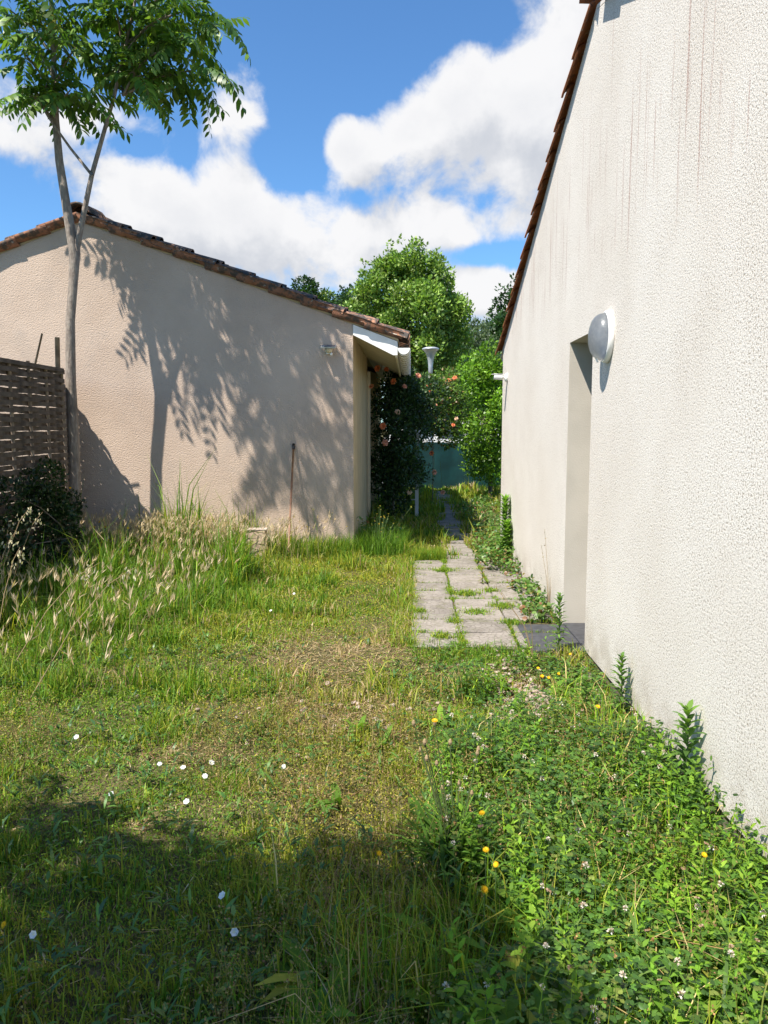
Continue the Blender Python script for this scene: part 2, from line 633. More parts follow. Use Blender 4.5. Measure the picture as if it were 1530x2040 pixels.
def mat_lens():
    m, t, b, out = mat_new('frosted_lens')
    co = t.node('ShaderNodeTexCoord').outputs['Object']
    t.put(b.inputs['Base Color'], t.mix(t.ramp(t.noise(co, 40, 4), 0.4, 0.7), (0.46, 0.49, 0.53, 1), (0.60, 0.62, 0.64, 1)))
    b.inputs['Roughness'].default_value = 0.28
    b.inputs['Transmission Weight'].default_value = 0.8
    b.inputs['IOR'].default_value = 1.3
    t.put(b.inputs['Normal'], t.bump(t.noise(co, 120, 2), 0.25, 0.002))
    return m


M['lens'] = mat_lens()


def house_window_glass():
    m, t, b, out = mat_new('car_glass')
    co = t.node('ShaderNodeTexCoord').outputs['Object']
    t.put(b.inputs['Base Color'], t.mix(t.noise(co, 3), (0.05, 0.07, 0.09, 1), (0.09, 0.12, 0.15, 1)))
    b.inputs['Roughness'].default_value = 0.08
    return m


M['glass'] = house_window_glass()

# ------------------------------------------------------------------ ground
gx = np.unique(np.concatenate([np.linspace(-7, 3, 161), np.linspace(-40, -7, 23), np.linspace(3, 40, 23), [-900, -400, -150, -80, 80, 150, 400, 900]]))
gy = np.unique(np.concatenate([np.linspace(-3, 11, 200), np.linspace(11, 40, 59), np.linspace(-40, -3, 20), [-300, -120, 60, 90, 150, 300, 700, 1500]]))
GX, GY = np.meshgrid(gx, gy, indexing='ij')
GV = np.stack([GX, GY, gz(GX, GY)], -1).reshape(-1, 3)
ny = len(gy)
ii, jj = np.meshgrid(np.arange(len(gx) - 1), np.arange(ny - 1), indexing='ij')
a = (ii * ny + jj).ravel()
GT = np.concatenate([np.stack([a, a + ny, a + ny + 1], 1), np.stack([a, a + ny + 1, a + 1], 1)])
ground = obj('ground', np_mesh('ground', GV, GT, np.ones((len(GV), 3)), M['soil'], True))
tag(ground, kind='structure')

# ------------------------------------------------------------------ path of slabs
path = MB().prism([(-0.02, -0.006), (1.17, -0.006), (1.17, -0.05), (-0.02, -0.05)], 5.18, 8.88).build('path', M['soil'])
tag(path, kind='structure')
SLABS = []


def slab(x0, x1, y0, y1, z):
    g = 0.007
    w, l = (x1 - x0) / 2 - g, (y1 - y0) / 2 - g
    mb = MB().box((-w, -l, -0.05), (w, l, 0.0), ch=0.008)
    mb.v = [(x + random.uniform(-.007, .007), y + random.uniform(-.007, .007), q) for x, y, q in mb.v]
    o = mb.build('paving_slab', M['slab'], path)
    o.location = ((x0 + x1) / 2, (y0 + y1) / 2, z)
    o.rotation_euler = (R(random.uniform(-0.9, 0.9)), R(random.uniform(-0.9, 0.9)), R(random.uniform(-0.8, 0.8)))
    SLABS.append((x0, x1, y0, y1))


ROWS = [5.21 + 0.37 * k for k in range(11)]
XS = [0.01, 0.375, 0.755, 1.14]
for k in range(10):
    for c in range(3):
        if c == 2 and ROWS[k] < 5.75:
            slab(XS[2], 0.83, ROWS[k], ROWS[k + 1], 0.012 + random.uniform(-.006, .006))
            continue
        slab(XS[c] + random.uniform(-.01, .01), XS[c + 1], ROWS[k], ROWS[k + 1], 0.012 + random.uniform(-.007, .007))
path_b = MB().prism([(0.38, -0.006), (0.9, -0.006), (0.9, -0.05), (0.38, -0.05)], 8.93, 19.3).build('path_bed', M['soil'], path)
y = 8.95
while y < 19:
    xx = 0.39 + (y - 9) * 0.016 + random.uniform(-.02, .02)
    slab(xx, xx + 0.42 + random.uniform(-.03, .03), y, y + 0.29, 0.006 + random.uniform(-.008, .008))
    y += 0.305


# ------------------------------------------------------------------ roof tiles
def tile_mesh(name, L, r0, r1, th, mat, up=True, n=9):
    """barrel tile along +x, from the upper end (radius r0) to the lower end (radius r1)"""
    vs, fs = [], []
    rows = 3
    for s in (0, 1):
        for i in range(rows):
            f = i / (rows - 1)
            r = r0 + (r1 - r0) * f - (th if s else 0)
            for k in range(n):
                a = math.pi * k / (n - 1)
                z = r * math.sin(a) * 0.85
                vs.append((f * L, r * math.cos(a), z if up else -z))
    N = rows * n
    for i in range(rows - 1):
        for k in range(n - 1):
            fs.append((i * n + k, i * n + k + 1, (i + 1) * n + k + 1, (i + 1) * n + k))
            fs.append((N + i * n + k, N + (i + 1) * n + k, N + (i + 1) * n + k + 1, N + i * n + k + 1))
    for i in (0, rows - 1):
        for k in range(n - 1):
            fs.append((i * n + k, N + i * n + k, N + i * n + k + 1, i * n + k + 1))
    for k in (0, n - 1):
        for i in range(rows - 1):
            fs.append((i * n + k, (i + 1) * n + k, N + (i + 1) * n + k, N + i * n + k))
    mb = MB().add(vs, fs)
    return mb.mesh(name, mat, True)


T_COVER_D = tile_mesh('cover_tile', 0.47, 0.080, 0.098, 0.015, M['tile_d'])
T_COVER_O = tile_mesh('cover_tile_clean', 0.42, 0.082, 0.100, 0.015, M['tile_o'])
T_BED_O = tile_mesh('bed_tile_clean', 0.47, 0.10, 0.085, 0.015, M['tile_o'], False)
T_BED_D = tile_mesh('bed_tile', 0.47, 0.10, 0.085, 0.015, M['tile_m'], False)


def slope_frame(origin, down, out):
    """matrix whose x runs down the slope, y sideways, z up from the roof"""
    x = Vector(down).normalized()
    z = x.cross(Vector(out)).normalized()
    if z.z < 0:
        z = -z
    yv = z.cross(x)
    m = Matrix((x, yv, z)).transposed().to_4x4()
    m.translation = Vector(origin)
    return m


def lay_tile(me, parent, fr, s, t, h, tilt=3.0, jit=1.0):
    o = bpy.data.objects.new('roof_tile', me)
    COL.objects.link(o)
    o.parent = parent
    o.matrix_local = (fr @ Matrix.Translation((s, t + random.uniform(-.008, .008) * jit, h + random.uniform(-.004, .004)))
                      @ Euler((R(random.uniform(-3, 3) * jit), R(-tilt), R(random.uniform(-2, 2) * jit))).to_matrix().to_4x4())
    return o


# ------------------------------------------------------------------ right house (pebbled white stucco)
rh = empty('rendered_house', (WALL_X0, 0, 0), (0, 0, math.atan(WALL_K)))
tag(rh, 'white stucco house gable with door recess and orange verge tiles', 'house')
RY, RZ, RK, RKN = 5.33, 4.20, 0.412, 0.30
FARY, NEARY = 9.53, 1.1


def rtop(yy):
    return RZ - (RK if yy > RY else RKN) * abs(yy - RY)


D0, D1, DZ = 5.19, 5.88, 2.145
mb = MB()


def wall_poly(pts):
    k = len(mb.v)
    mb.v += [(0, p[0], p[1]) for p in pts]
    mb.f.append(tuple(range(k, k + len(pts))))


wall_poly([(FARY, 0), (FARY, rtop(FARY)), (D1, rtop(D1)), (D1, 0)])
wall_poly([(D1, DZ), (D1, rtop(D1)), (RY, RZ), (D0, rtop(D0)), (D0, DZ)])
wall_poly([(D0, 0), (D0, rtop(D0)), (NEARY, rtop(NEARY)), (NEARY, 0)])
# stucco lower lip and the other outer walls
mb.add([(0, NEARY, 0), (0, D0, 0), (0.02, D0, 0), (0.02, NEARY, 0)], [(0, 1, 2, 3)])
mb.add([(0, D1, 0), (0, FARY, 0), (0.02, FARY, 0), (0.02, D1, 0)], [(0, 1, 2, 3)])
mb.add([(0, FARY, 0), (7, FARY, 0), (7, FARY, rtop(FARY)), (0, FARY, rtop(FARY))], [(0, 1, 2, 3)])
mb.add([(0, NEARY, 0), (7, NEARY, 0), (7, NEARY, rtop(NEARY)), (0, NEARY, rtop(NEARY))], [(3, 2, 1, 0)])
mb.build('wall', M['stucco_w'], rh)
rec = MB()
rec.add([(0, D1, -0.1), (0.42, D1, -0.1), (0.42, D1, DZ), (0, D1, DZ)], [(0, 1, 2, 3)])
rec.add([(0, D0, -0.1), (0.42, D0, -0.1), (0.42, D0, DZ), (0, D0, DZ)], [(3, 2, 1, 0)])
rec.add([(0, D0, DZ), (0.42, D0, DZ), (0.42, D1, DZ), (0, D1, DZ)], [(0, 1, 2, 3)])
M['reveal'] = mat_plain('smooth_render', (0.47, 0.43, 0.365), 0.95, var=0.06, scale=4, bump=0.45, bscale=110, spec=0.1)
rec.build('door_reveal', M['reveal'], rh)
dr = MB().box((0.40, D0 + 0.02, 0.02), (0.44, D1 - 0.02, DZ - 0.03)).build('door', M['door'], rh)
MB().tube([(0.37, D0 + 0.1, 1.05), (0.35, D0 + 0.1, 1.05), (0.35, D0 + 0.22, 1.05)], 0.01).build('door_handle', M['steel'], dr)
MB().box((0.014, NEARY, -0.3), (0.1, D0 - 0.002, -0.002)).build('plinth', M['plinth'], rh)
MB().box((0.014, D1 + 0.002, -0.3), (0.1, FARY - 0.01, -0.002)).build('plinth', M['plinth'], rh)
# roof decks and verge
for sgn, y_end in ((1, FARY + 0.24), (-1, NEARY - 0.24)):
    kk = RK if sgn > 0 else RKN
    fr = slope_frame((0, RY, RZ + 0.035), (0, sgn, -kk), (1, 0, 0))
    Ls = abs(y_end - RY) * math.sqrt(1 + kk * kk)
    deck = MB()
    deck.add([(0.0, RY, RZ + 0.004), (7.3, RY, RZ + 0.004), (7.3, y_end, rtop(y_end) + 0.004), (0.0, y_end, rtop(y_end) + 0.004),
              (0.0, RY, RZ + 0.03), (7.3, RY, RZ + 0.03), (7.3, y_end, rtop(y_end) + 0.03), (0.0, y_end, rtop(y_end) + 0.03)],
             [(0, 1, 2, 3), (4, 5, 6, 7), (0, 1, 5, 4), (1, 2, 6, 5), (2, 3, 7, 6), (3, 0, 4, 7)])
    deck.build('roof_deck', M['stucco_w'], rh)
    nrow = int(Ls / 0.335) + 1
    xdir = (fr.to_3x3() @ Vector((0, 1, 0))).x
    for col in range(4):
        for i in range(nrow):
            s = Ls - 0.42 - i * 0.335
            if s < -0.1:
                continue
            off = (0.03 + col * 0.2) / xdir if abs(xdir) > .5 else 0
            lay_tile(T_COVER_O, rh, fr, s, off, 0.045 if col else 0.0, 2.5, 0.7)
            if col < 3:
                lay_tile(T_BED_O, rh, fr, s, off + 0.10 * (1 if xdir > 0 else -1), 0.075, 2.5, 0.5)
for i in range(3):
    o = obj('ridge_tile', T_COVER_O, rh, (-0.09 + i * 0.38, RY, RZ + 0.10), (0, 0, 0), (1, 1.5, 1.2))
gm = MB()
pts = [(0.05 * math.cos(a), 0.05 * math.sin(a)) for a in [math.pi + k * math.pi / 8 for k in range(9)]]
gp = [(FARY + 0.27 + p[0] * 1.1, 2.40 + p[1]) for p in pts] + [(FARY + 0.27 + p[0] * 0.95, 2.40 + p[1] * 0.9 + 0.002) for p in reversed(pts)]
gm.prism(gp, 0.03, 7.2, 'x').build('gutter', M['white'], rh)
MB().tube([(0.12, FARY + 0.27, 2.36), (0.10, FARY + 0.12, 2.22), (0.09, FARY + 0.06, 2.1), (0.09, FARY + 0.06, 0.0)], 0.04, 10).build('downpipe', M['white'], rh, True)

# threshold of the door
th = MB().box((-0.37, D0 - 0.06, -0.06), (-0.003, D1 - 0.05, 0.014), ch=0.004)
th.box((0.002, D0 + 0.003, -0.06), (0.4, D1 - 0.003, 0.014), ch=0.004)
o = th.build('threshold', M['threshold'], rh)

# oval bulkhead lamp on the wall
c = on_wall(1213, 671)
lamp = empty('wall_lamp', c, (0, 0, math.atan(WALL_K)))
tag(lamp, 'oval white bulkhead lamp with frosted lens on the stucco wall', 'lamp')
ML = Matrix.Rotation(-math.pi / 2, 4, 'Y')            # lathe z -> -x (out of the wall)
MB().lathe([(0.0, 0.0), (0.148, 0.0), (0.153, 0.006), (0.154, 0.018), (0.151, 0.028), (0.146, 0.034), (0.141, 0.036), (0.139, 0.03)], 44, ML, 1.02, 0.86).build('ring', M['white'], lamp, True)
MB().lathe([(0.140, 0.028), (0.139, 0.044), (0.132, 0.066), (0.118, 0.086), (0.096, 0.102), (0.066, 0.113), (0.033, 0.119), (0.001, 0.121)], 40, ML, 1.02, 0.86).build('lens', M['lens'], lamp, True)
MB().lathe([(0.0, 0.02), (0.11, 0.02), (0.11, 0.024), (0.0, 0.024)], 24, ML, 1.03, 0.78).build('reflector', M['steel'], lamp)
MB().tube([(-0.062, 0, -0.153), (-0.075, 0, -0.128), (-0.082, 0, -0.115)], 0.006, 8).build('clip', M['white'], lamp)

# security camera near the far corner
c = on_wall(1011, 752)
sc_ = empty('security_camera', c, (0, 0, math.atan(WALL_K)))
tag(sc_, 'small white security camera on the far end of the stucco wall', 'security camera')
MB().lathe([(0.0, 0), (0.052, 0), (0.052, 0.02), (0.03, 0.035), (0.0, 0.036)], 20, ML).build('base', M['white'], sc_, True)
MB().tube([(-0.03, 0, 0), (-0.055, 0, 0.004)], 0.016, 10).build('joint', M['white'], sc_, True)
MS = Matrix.Translation((-0.05, 0, 0.004)) @ Matrix.Rotation(R(-86), 4, 'Y')
MB().lathe([(0.0, 0), (0.032, 0.002), (0.034, 0.02), (0.034, 0.105), (0.030, 0.11), (0.0, 0.108)], 18, MS).build('body', M['white'], sc_, True)
MB().box((-0.185, -0.037, 0.034), (-0.06, 0.037, 0.039)).build('hood', M['white'], sc_)
MB().lathe([(0.0, 0.111), (0.018, 0.1112), (0.019, 0.109)], 14, MS).build('lens', M['black'], sc_)

# ------------------------------------------------------------------ left house (tan stucco)
lh = empty('tan_house', (-0.69, 9.28, 0))
tag(lh, 'low tan stucco house with lichened canal tiles and white eave', 'house')
LY, LXR, LXC, LXL = 9.28, -0.69, -3.915, -7.14
LZ, LK = 3.95, 0.374
BACKY = 18.0


def ltop(x):
    return LZ - LK * abs(x - LXC)


def rel(mb_):
    mb_.v = [(x - lh.location.x, yy - lh.location.y, z) for x, yy, z in mb_.v]
    return mb_


mb = MB().add([(LXL, LY, -0.1), (LXR, LY, -0.1), (LXR, LY, ltop(LXR)), (LXC, LY, LZ), (LXL, LY, ltop(LXL))], [(0, 1, 2, 3, 4)])
mb.add([(LXL, LY, -0.1), (LXL, LY, ltop(LXL)), (LXL, BACKY, ltop(LXL)), (LXL, BACKY, -0.1)], [(0, 1, 2, 3)])
mb.add([(LXL, BACKY, -0.1), (LXR, BACKY, -0.1), (LXR, BACKY, ltop(LXR)), (LXC, BACKY, LZ), (LXL, BACKY, ltop(LXL))], [(4, 3, 2, 1, 0)])
gw = rel(mb).build('wall', M['stucco_t'], lh)
PY0, PY1 = 12.3, 16.4      # recessed porch bay
mb = MB()
for y0, y1 in ((LY, PY0), (PY1, BACKY)):
    mb.add([(LXR, y0, -0.1), (LXR, y1, -0.1), (LXR, y1, ltop(LXR)), (LXR, y0, ltop(LXR))], [(0, 1, 2, 3)])
mb.add([(LXR, PY0, -0.1), (LXR - 1.2, PY0, -0.1), (LXR - 1.2, PY0, 2.7), (LXR, PY0, 2.7)], [(0, 1, 2, 3)])
mb.add([(LXR, PY1, -0.1), (LXR - 1.2, PY1, -0.1), (LXR - 1.2, PY1, 2.7), (LXR, PY1, 2.7)], [(3, 2, 1, 0)])
mb.add([(LXR - 1.2, PY0, -0.1), (LXR - 1.2, PY1, -0.1), (LXR - 1.2, PY1, 2.7), (LXR - 1.2, PY0, 2.7)], [(0, 1, 2, 3)])
rel(mb).build('side_wall', M['stucco_side'], lh)
rel(MB().box((LXR + 0.004, PY0 - 0.10, 0.05), (LXR + 0.05, PY0 - 0.02, 2.4))).build('door_frame', M['soffit'], lh)
# white eave: gable-end board, soffit, fascia
EX = -0.16


def ez(x, d=0.0):
    return ltop(x) + d


mb = MB().prism([(LXR + 0.003, ez(LXR) - 0.005), (EX, ez(EX) - 0.005), (EX, ez(EX) - 0.165), (EX - 0.05, ez(EX) - 0.165), (LXR + 0.003, ez(LXR) - 0.125)], LY - 0.012, LY + 0.015)
rel(mb).build('gable_board', M['white'], lh)
mb = MB().prism([(LXR + 0.002, ez(LXR) - 0.118), (EX - 0.03, ez(EX) - 0.150), (EX - 0.03, ez(EX) - 0.13), (LXR + 0.002, ez(LXR) - 0.098)], LY + 0.016, BACKY)
rel(mb).build('soffit', M['soffit'], lh)
mb = MB().box((EX - 0.028, LY + 0.016, ez(EX) - 0.19), (EX - 0.004, BACKY, ez(EX) - 0.01))
rel(mb).build('fascia', M['soffit'], lh)
# gutter with the scalloped tile ends above it
gx0, gz0, gr = EX + 0.075, ez(EX) - 0.085, 0.072
arc = [math.pi + k * math.pi / 10 for k in range(11)]
pts = [(gx0 + gr * math.cos(q), gz0 + gr * math.sin(q) * 1.05) for q in arc]
pin = [(gx0 + (gr - 0.004) * math.cos(q), gz0 + (gr - 0.004) * math.sin(q) * 1.05) for q in reversed(arc)]
gut = rel(MB().prism(pts + pin, LY - 0.05, BACKY)).build('gutter', M['gutter'], lh)
rel(MB().prism(pts, LY - 0.054, LY - 0.051)).build('end_cap', M['white'], gut)
for i in range(26):
    yb = LY + 0.02 + i * 0.32
    bp = [(gx0 + (gr + 0.010) * math.cos(q), gz0 + (gr + 0.010) * math.sin(q) * 1.05) for q in arc]
    bi = [(gx0 + (gr + 0.001) * math.cos(q), gz0 + (gr + 0.001) * math.sin(q) * 1.05) for q in reversed(arc)]
    rel(MB().prism(bp + bi, yb, yb + 0.05)).build('gutter_bracket', M['white'], gut)
# roof decks and canal tiles
for sgn in (1, -1):
    x_end = LXC + sgn * (abs(EX - LXC) + 0.01)
    d = MB().add([(LXC, LY + 0.001, LZ + 0.003), (x_end, LY + 0.001, ltop(x_end) + 0.003), (x_end, BACKY + .1, ltop(x_end) + 0.003), (LXC, BACKY + .1, LZ + 0.003),
                  (LXC, LY + 0.001, LZ + 0.03), (x_end, LY + 0.001, ltop(x_end) + 0.03), (x_end, BACKY + .1, ltop(x_end) + 0.03), (LXC, BACKY + .1, LZ + 0.03)],
                 [(0, 1, 2, 3), (4, 5, 6, 7), (0, 1, 5, 4), (1, 2, 6, 5), (2, 3, 7, 6), (3, 0, 4, 7)])
    rel(d).build('roof_deck', M['stucco_side'], lh)
    fr = slope_frame((LXC - lh.location.x, 0, LZ + 0.03), (sgn, 0, -LK), (0, 1, 0))
    Ls = (abs(EX - LXC) + 0.10) * math.sqrt(1 + LK * LK)
    yd = (fr.to_3x3() @ Vector((0, 1, 0))).y
    nrow = int(Ls / 0.40) + 1
    for colm in range(3):
        for i in range(nrow):
            s = Ls - 0.47 - i * 0.40
            if s < -0.2:
                continue
            t = (0.0 + colm * 0.22) * yd
            lay_tile(T_COVER_D, lh, fr, s, t, 0.012 if colm == 0 else 0.05, 3.0, 1.3)
            lay_tile(T_BED_D, lh, fr, s + (-0.06 if colm == 0 else 0), t + ((0.11 if colm else -0.012) * yd), 0.088 if colm else 0.052, 3.0, 0.8)
    # the remaining tile columns further back, one body
    bodyv = MB()
    base_me = T_COVER_D
    bv = [tuple(vv.co) for vv in base_me.vertices]
    bf = [tuple(p.vertices) for p in base_me.polygons]
    for colm in range(3, 39):
        for i in range(nrow):
            s = Ls - 0.47 - i * 0.40
            if s < -0.2:
                continue
            mt = fr @ Matrix.Translation((s, colm * 0.22 * yd, 0.05)) @ Euler((0, R(-3), 0)).to_matrix().to_4x4()
            bodyv.add([mt @ Vector(q) for q in bv], bf)
    tag(bodyv.build('far_roof_tiles', M['tile_d'], lh), kind='stuff')
for i in range(20):
    obj('ridge_tile', T_COVER_D, lh, (LXC - lh.location.x, -0.10 + i * 0.41, LZ + 0.085), (0, R(-2), R(90)), (1, 1.75, 1.7))

# solar lamp on the gable
c = at_y(656, 698, LY)
sl = empty('solar_light', c)
tag(sl, 'small solar light with sensor fixed high on the tan gable', 'lamp')
MB().box((-0.03, -0.05, -0.045), (0.03, 0.0, 0.01)).build('bracket', M['white'], sl)
MX = Matrix.Translation((0, -0.09, 0.035)) @ Matrix.Rotation(R(18), 4, 'X')
MB().box((-0.085, -0.06, -0.008), (0.085, 0.06, 0.008), MX).build('housing', M['steel'], sl)
MB().box((-0.078, -0.053, 0.0085), (0.078, 0.053, 0.011), MX).build('solar_panel', M['panel'], sl)
MB().lathe([(0.0, 0), (0.045, 0.0), (0.042, -0.03), (0.02, -0.045), (0.0, -0.046)], 16, Matrix.Translation((0.0, -0.075, 0.012))).build('lamp_head', M['soffit'], sl, True)
MB().lathe([(0.0, 0), (0.016, 0.0), (0.014, -0.028), (0.0, -0.034)], 12, Matrix.Translation((0.03, -0.06, -0.035))).build('sensor', M['white'], sl, True)

# small spot under the soffit
c = at_y(768, 729, 12.4)
sp = tag(empty('eave_spotlight', c), 'small round white spotlight under the cream soffit above the roses', 'lamp')
MB().lathe([(0.0, 0.05), (0.05, 0.05), (0.055, 0.0), (0.06, -0.05), (0.045, -0.052), (0.0, -0.045)], 18).build('shade', M['white'], sp, True)
MB().tube([(0, 0, 0.05), (0, 0, 0.12)], 0.012, 8).build('stem', M['white'], sp)

# wooden handle leaning on the gable
p0, p1 = on_ground(574, 1112), at_y(585, 884, LY - 0.02)
p0.z = 0.0
st_ = empty('broom_handle', p0)
tag(st_, 'thin reddish wooden handle with black cap leaning on the tan gable', 'broom handle')
dv = p1 - p0
MB().tube([(0, 0, 0), dv * 0.5, dv * 0.955], 0.0125, 8).build('pole', M['handle'], st_, True)
MB().tube([dv * 0.95, dv], [0.018, 0.017], 10).build('cap', M['black'], st_, True)

# stacked bricks by the gable
bc = at_y(512, 1080, 8.95)
BX, BY = bc.x, bc.y
bs = empty('brick_stack', (BX, BY, 0))
tag(bs, 'short stack of old pale bricks in the grass before the gable', 'bricks')
z0 = -0.05
for i in range(5):
    hgt = [0.075, 0.075, 0.06, 0.06, 0.09][i]
    MB().box((-0.11, -0.07, z0), (0.11, 0.07, z0 + hgt), Matrix.Translation((random.uniform(-.012, .012), 0, 0)) @ Matrix.Rotation(R(random.uniform(-7, 7)), 4, 'Z'), 0.006).build('brick', M['brick'], bs)
    z0 += hgt + 0.004
MB().box((-0.12, -0.078, z0), (0.125, 0.078, z0 + 0.014), Matrix.Rotation(R(3), 4, 'Z'), 0.004).build('cap_stone', M['stone'], bs)

# ------------------------------------------------------------------ woven lath fence
FX, FY0, FY1, FH = -3.73, 4.4, 8.22, 2.12
fe = empty('lath_fence', (FX, FY1, 0))
tag(fe, 'weathered brown woven lath fence in shade beside the tree trunk', 'fence')
stk = [FY1 - 0.02 - 0.36 * k for k in range(11)]
lath_me = []
for ph in (0, 1):
    for var in range(3):
        pts = []
        n = 44
        for i in range(n + 1):
            yy = FY0 + (FY1 - FY0) * i / n
            s = (FY1 - 0.02 - yy) / 0.36
            pts.append((0.022 * math.cos(math.pi * (s + ph)) + random.uniform(-.003, .003), yy - FY1, 0.006 * math.sin(yy * 2.3 + var * 2) + random.uniform(-.003, .003)))
        vs, fs = [], []
        for (x, yy, z) in pts:
            hh = 0.0235 + random.uniform(-.004, .002)
            vs += [(x - 0.003, yy, z - hh), (x + 0.003, yy, z - hh), (x + 0.003, yy, z + hh), (x - 0.003, yy, z + hh)]
        for i in range(n):
            for k in range(4):
                q = (k + 1) % 4
                fs.append((i * 4 + k, i * 4 + q, i * 4 + 4 + q, i * 4 + 4 + k))
        fs += [(0, 1, 2, 3), (n * 4 + 3, n * 4 + 2, n * 4 + 1, n * 4)]
        lath_me.append(MB().add(vs, fs).mesh('lath', M['lath']))
zz, i = 0.05, 0
while zz < FH:
    obj('lath', lath_me[(i % 2) * 3 + i % 3], fe, (0, 0, zz), (R(random.uniform(-.25, .25)), 0, 0))
    zz += 0.038 + random.uniform(-0.002, 0.004)
    i += 1
for yy in stk:
    MB().tube([(0, yy - FY1, -0.1), (0.004, yy - FY1, 1.2), (0, yy - FY1, FH + random.uniform(0.02, 0.10))], 0.017, 7).build('stake', M['stake'], fe, True)
MB().box((-0.03, FY0 - FY1, FH - 0.01), (0.03, -0.02, FH + 0.03)).build('top_rail', M['lath'], fe)
f2 = empty('lath_fence', (-3.83, 8.30, 0), (0, 0, R(24)))
tag(f2, 'short return of the lath fence running edge-on to the tan gable', 'fence')
zz, i = 0.05, 0
while zz < FH:
    obj('lath', lath_me[(i % 2) * 3 + i % 3], f2, (0, 1.03, zz), (0, 0, 0), (1, 0.27, 1.25))
    zz += 0.038
    i += 1
for k in range(4):
    MB().tube([(0, 0.02 + k * 0.33, -0.1), (0, 0.02 + k * 0.33, FH + 0.03)], 0.017, 7).build('stake', M['stake'], f2, True)
a, b2 = at_y(114, 672, 8.27), at_y(122, 1000, 8.27)
po = empty('fence_post', (b2.x, 8.27, 0))
tag(po, 'tall thin grey wooden post at the end of the lath fence', 'post')
MB().tube([(0, 0, -0.1), (0, 0, 1.0), (a.x - b2.x, 0, a.z)], [0.028, 0.027, 0.025], 8).build('shaft', M['stake'], po, True)
a, b2 = at_y(84, 664, 8.5), at_y(62, 760, 8.7)
lp = empty('leaning_stick', (b2.x - 0.2, 8.75, 0))
tag(lp, 'bent dry stick poking up behind the lath fence', 'stick')
MB().tube([(0, 0, 0), (b2 - lp.location), (a - lp.location)], [0.02, 0.016, 0.011], 7).build('shaft', M['stake'], lp, True)


# ------------------------------------------------------------------ leaves: numpy builders
def norm(v):
    return v / np.maximum(np.linalg.norm(v, axis=1, keepdims=True), 1e-9)


def leaf_cloud(P, D, Nn, L, W, C, curl=0.15, jit=0.12):
    """pointed leaves: P base (n,3), D direction, Nn rough normal, L length, W half-width, C colour. 6 verts, 4 tris each"""
    n = len(P)
    D = norm(D)
    S = norm(np.cross(D, Nn))
    U = np.cross(S, D)
    L = np.broadcast_to(L, (n,))[:, None]
    W = np.broadcast_to(W, (n,))[:, None]
    a = P
    m1 = P + D * L * 0.35 + U * L * 0.06
    m2 = P + D * L * 0.72 + U * L * (0.05 - curl * 0.4)
    e = P + D * L - U * L * curl
    V = np.stack([a, m1 - S * W, m1 + S * W, m2 - S * W * 0.75, m2 + S * W * 0.75, e], 1)
    T0 = np.array([[0, 1, 2], [1, 3, 2], [2, 3, 4], [3, 5, 4]])
    T = (np.arange(n)[:, None, None] * 6 + T0[None]).reshape(-1, 3)
    Cc = np.repeat(C * (1 + RNG.normal(0, jit, (n, 1))), 6, 0)
    return V.reshape(-1, 3), T, np.clip(Cc, 0.003, 1)


def quad_cloud(P, D, Nn, L, W, C, jit=0.15):
    """small diamond leaves: 4 verts, 2 tris"""
    n = len(P)
    D = norm(D)
    S = norm(np.cross(D, Nn))
    L = np.broadcast_to(L, (n,))[:, None]
    W = np.broadcast_to(W, (n,))[:, None]
    V = np.stack([P, P + D * L * 0.45 - S * W, P + D * L, P + D * L * 0.45 + S * W], 1)
    T0 = np.array([[0, 1, 2], [0, 2, 3]])
    T = (np.arange(n)[:, None, None] * 4 + T0[None]).reshape(-1, 3)
    Cc = np.repeat(C * (1 + RNG.normal(0, jit, (n, 1))), 4, 0)
    return V.reshape(-1, 3), T, np.clip(Cc, 0.003, 1)


def rand_dir(n, up=0.0):
    d = RNG.normal(0, 1, (n, 3))
    d[:, 2] += up
    return norm(d)


def blades(P, h, w, C, lean=0.35, tipc=None, droop=0.0):
    n = len(P)
    az = RNG.random(n) * 2 * np.pi
    ld = np.stack([np.cos(az), np.sin(az), np.zeros(n)], 1)
    az2 = az + np.pi / 2 + RNG.normal(0, 0.5, n)
    S = np.stack([np.cos(az2), np.sin(az2), np.zeros(n)], 1)
    k = np.abs(RNG.normal(0, lean, n))[:, None]
    h = h[:, None]
    w = np.broadcast_to(w, (n,))[:, None]
    up = np.array([[0, 0, 1.0]])
    mid = P + up * h * 0.55 + ld * h * k * 0.35
    tip = P + up * h * (1 - np.minimum(0.6, k * 0.35) - droop) + ld * h * k * 1.1
    V = np.stack([P - S * w, P + S * w, mid - S * w * 0.8, mid + S * w * 0.8, tip], 1)
    T0 = np.array([[0, 1, 3], [0, 3, 2], [2, 3, 4]])
    T = (np.arange(n)[:, None, None] * 5 + T0[None]).reshape(-1, 3)
    Cc = np.repeat(C[:, None, :], 5, 1)
    if tipc is not None:
        Cc[:, 4, :] = tipc
    return V.reshape(-1, 3), T, np.clip(Cc.reshape(-1, 3), 0.003, 1)


def pick(cols, wts, n):
    cols = np.array(cols)
    w = np.array(wts, float)
    idx = RNG.choice(len(cols), n, p=w / w.sum())
    return cols[idx] * (1 + RNG.normal(0, 0.16, (n, 1)))


GREEN = [(0.106, 0.216, 0.018), (0.155, 0.278, 0.025), (0.07, 0.153, 0.018), (0.226, 0.32, 0.03)]
OLIVE = [(0.282, 0.313, 0.033), (0.35, 0.348, 0.041), (0.202, 0.244, 0.029)]
STRAW = [(0.44, 0.33, 0.17), (0.36, 0.25, 0.13), (0.50, 0.40, 0.24)]


def wall_x(y):
    return WALL_X0 - WALL_K * y


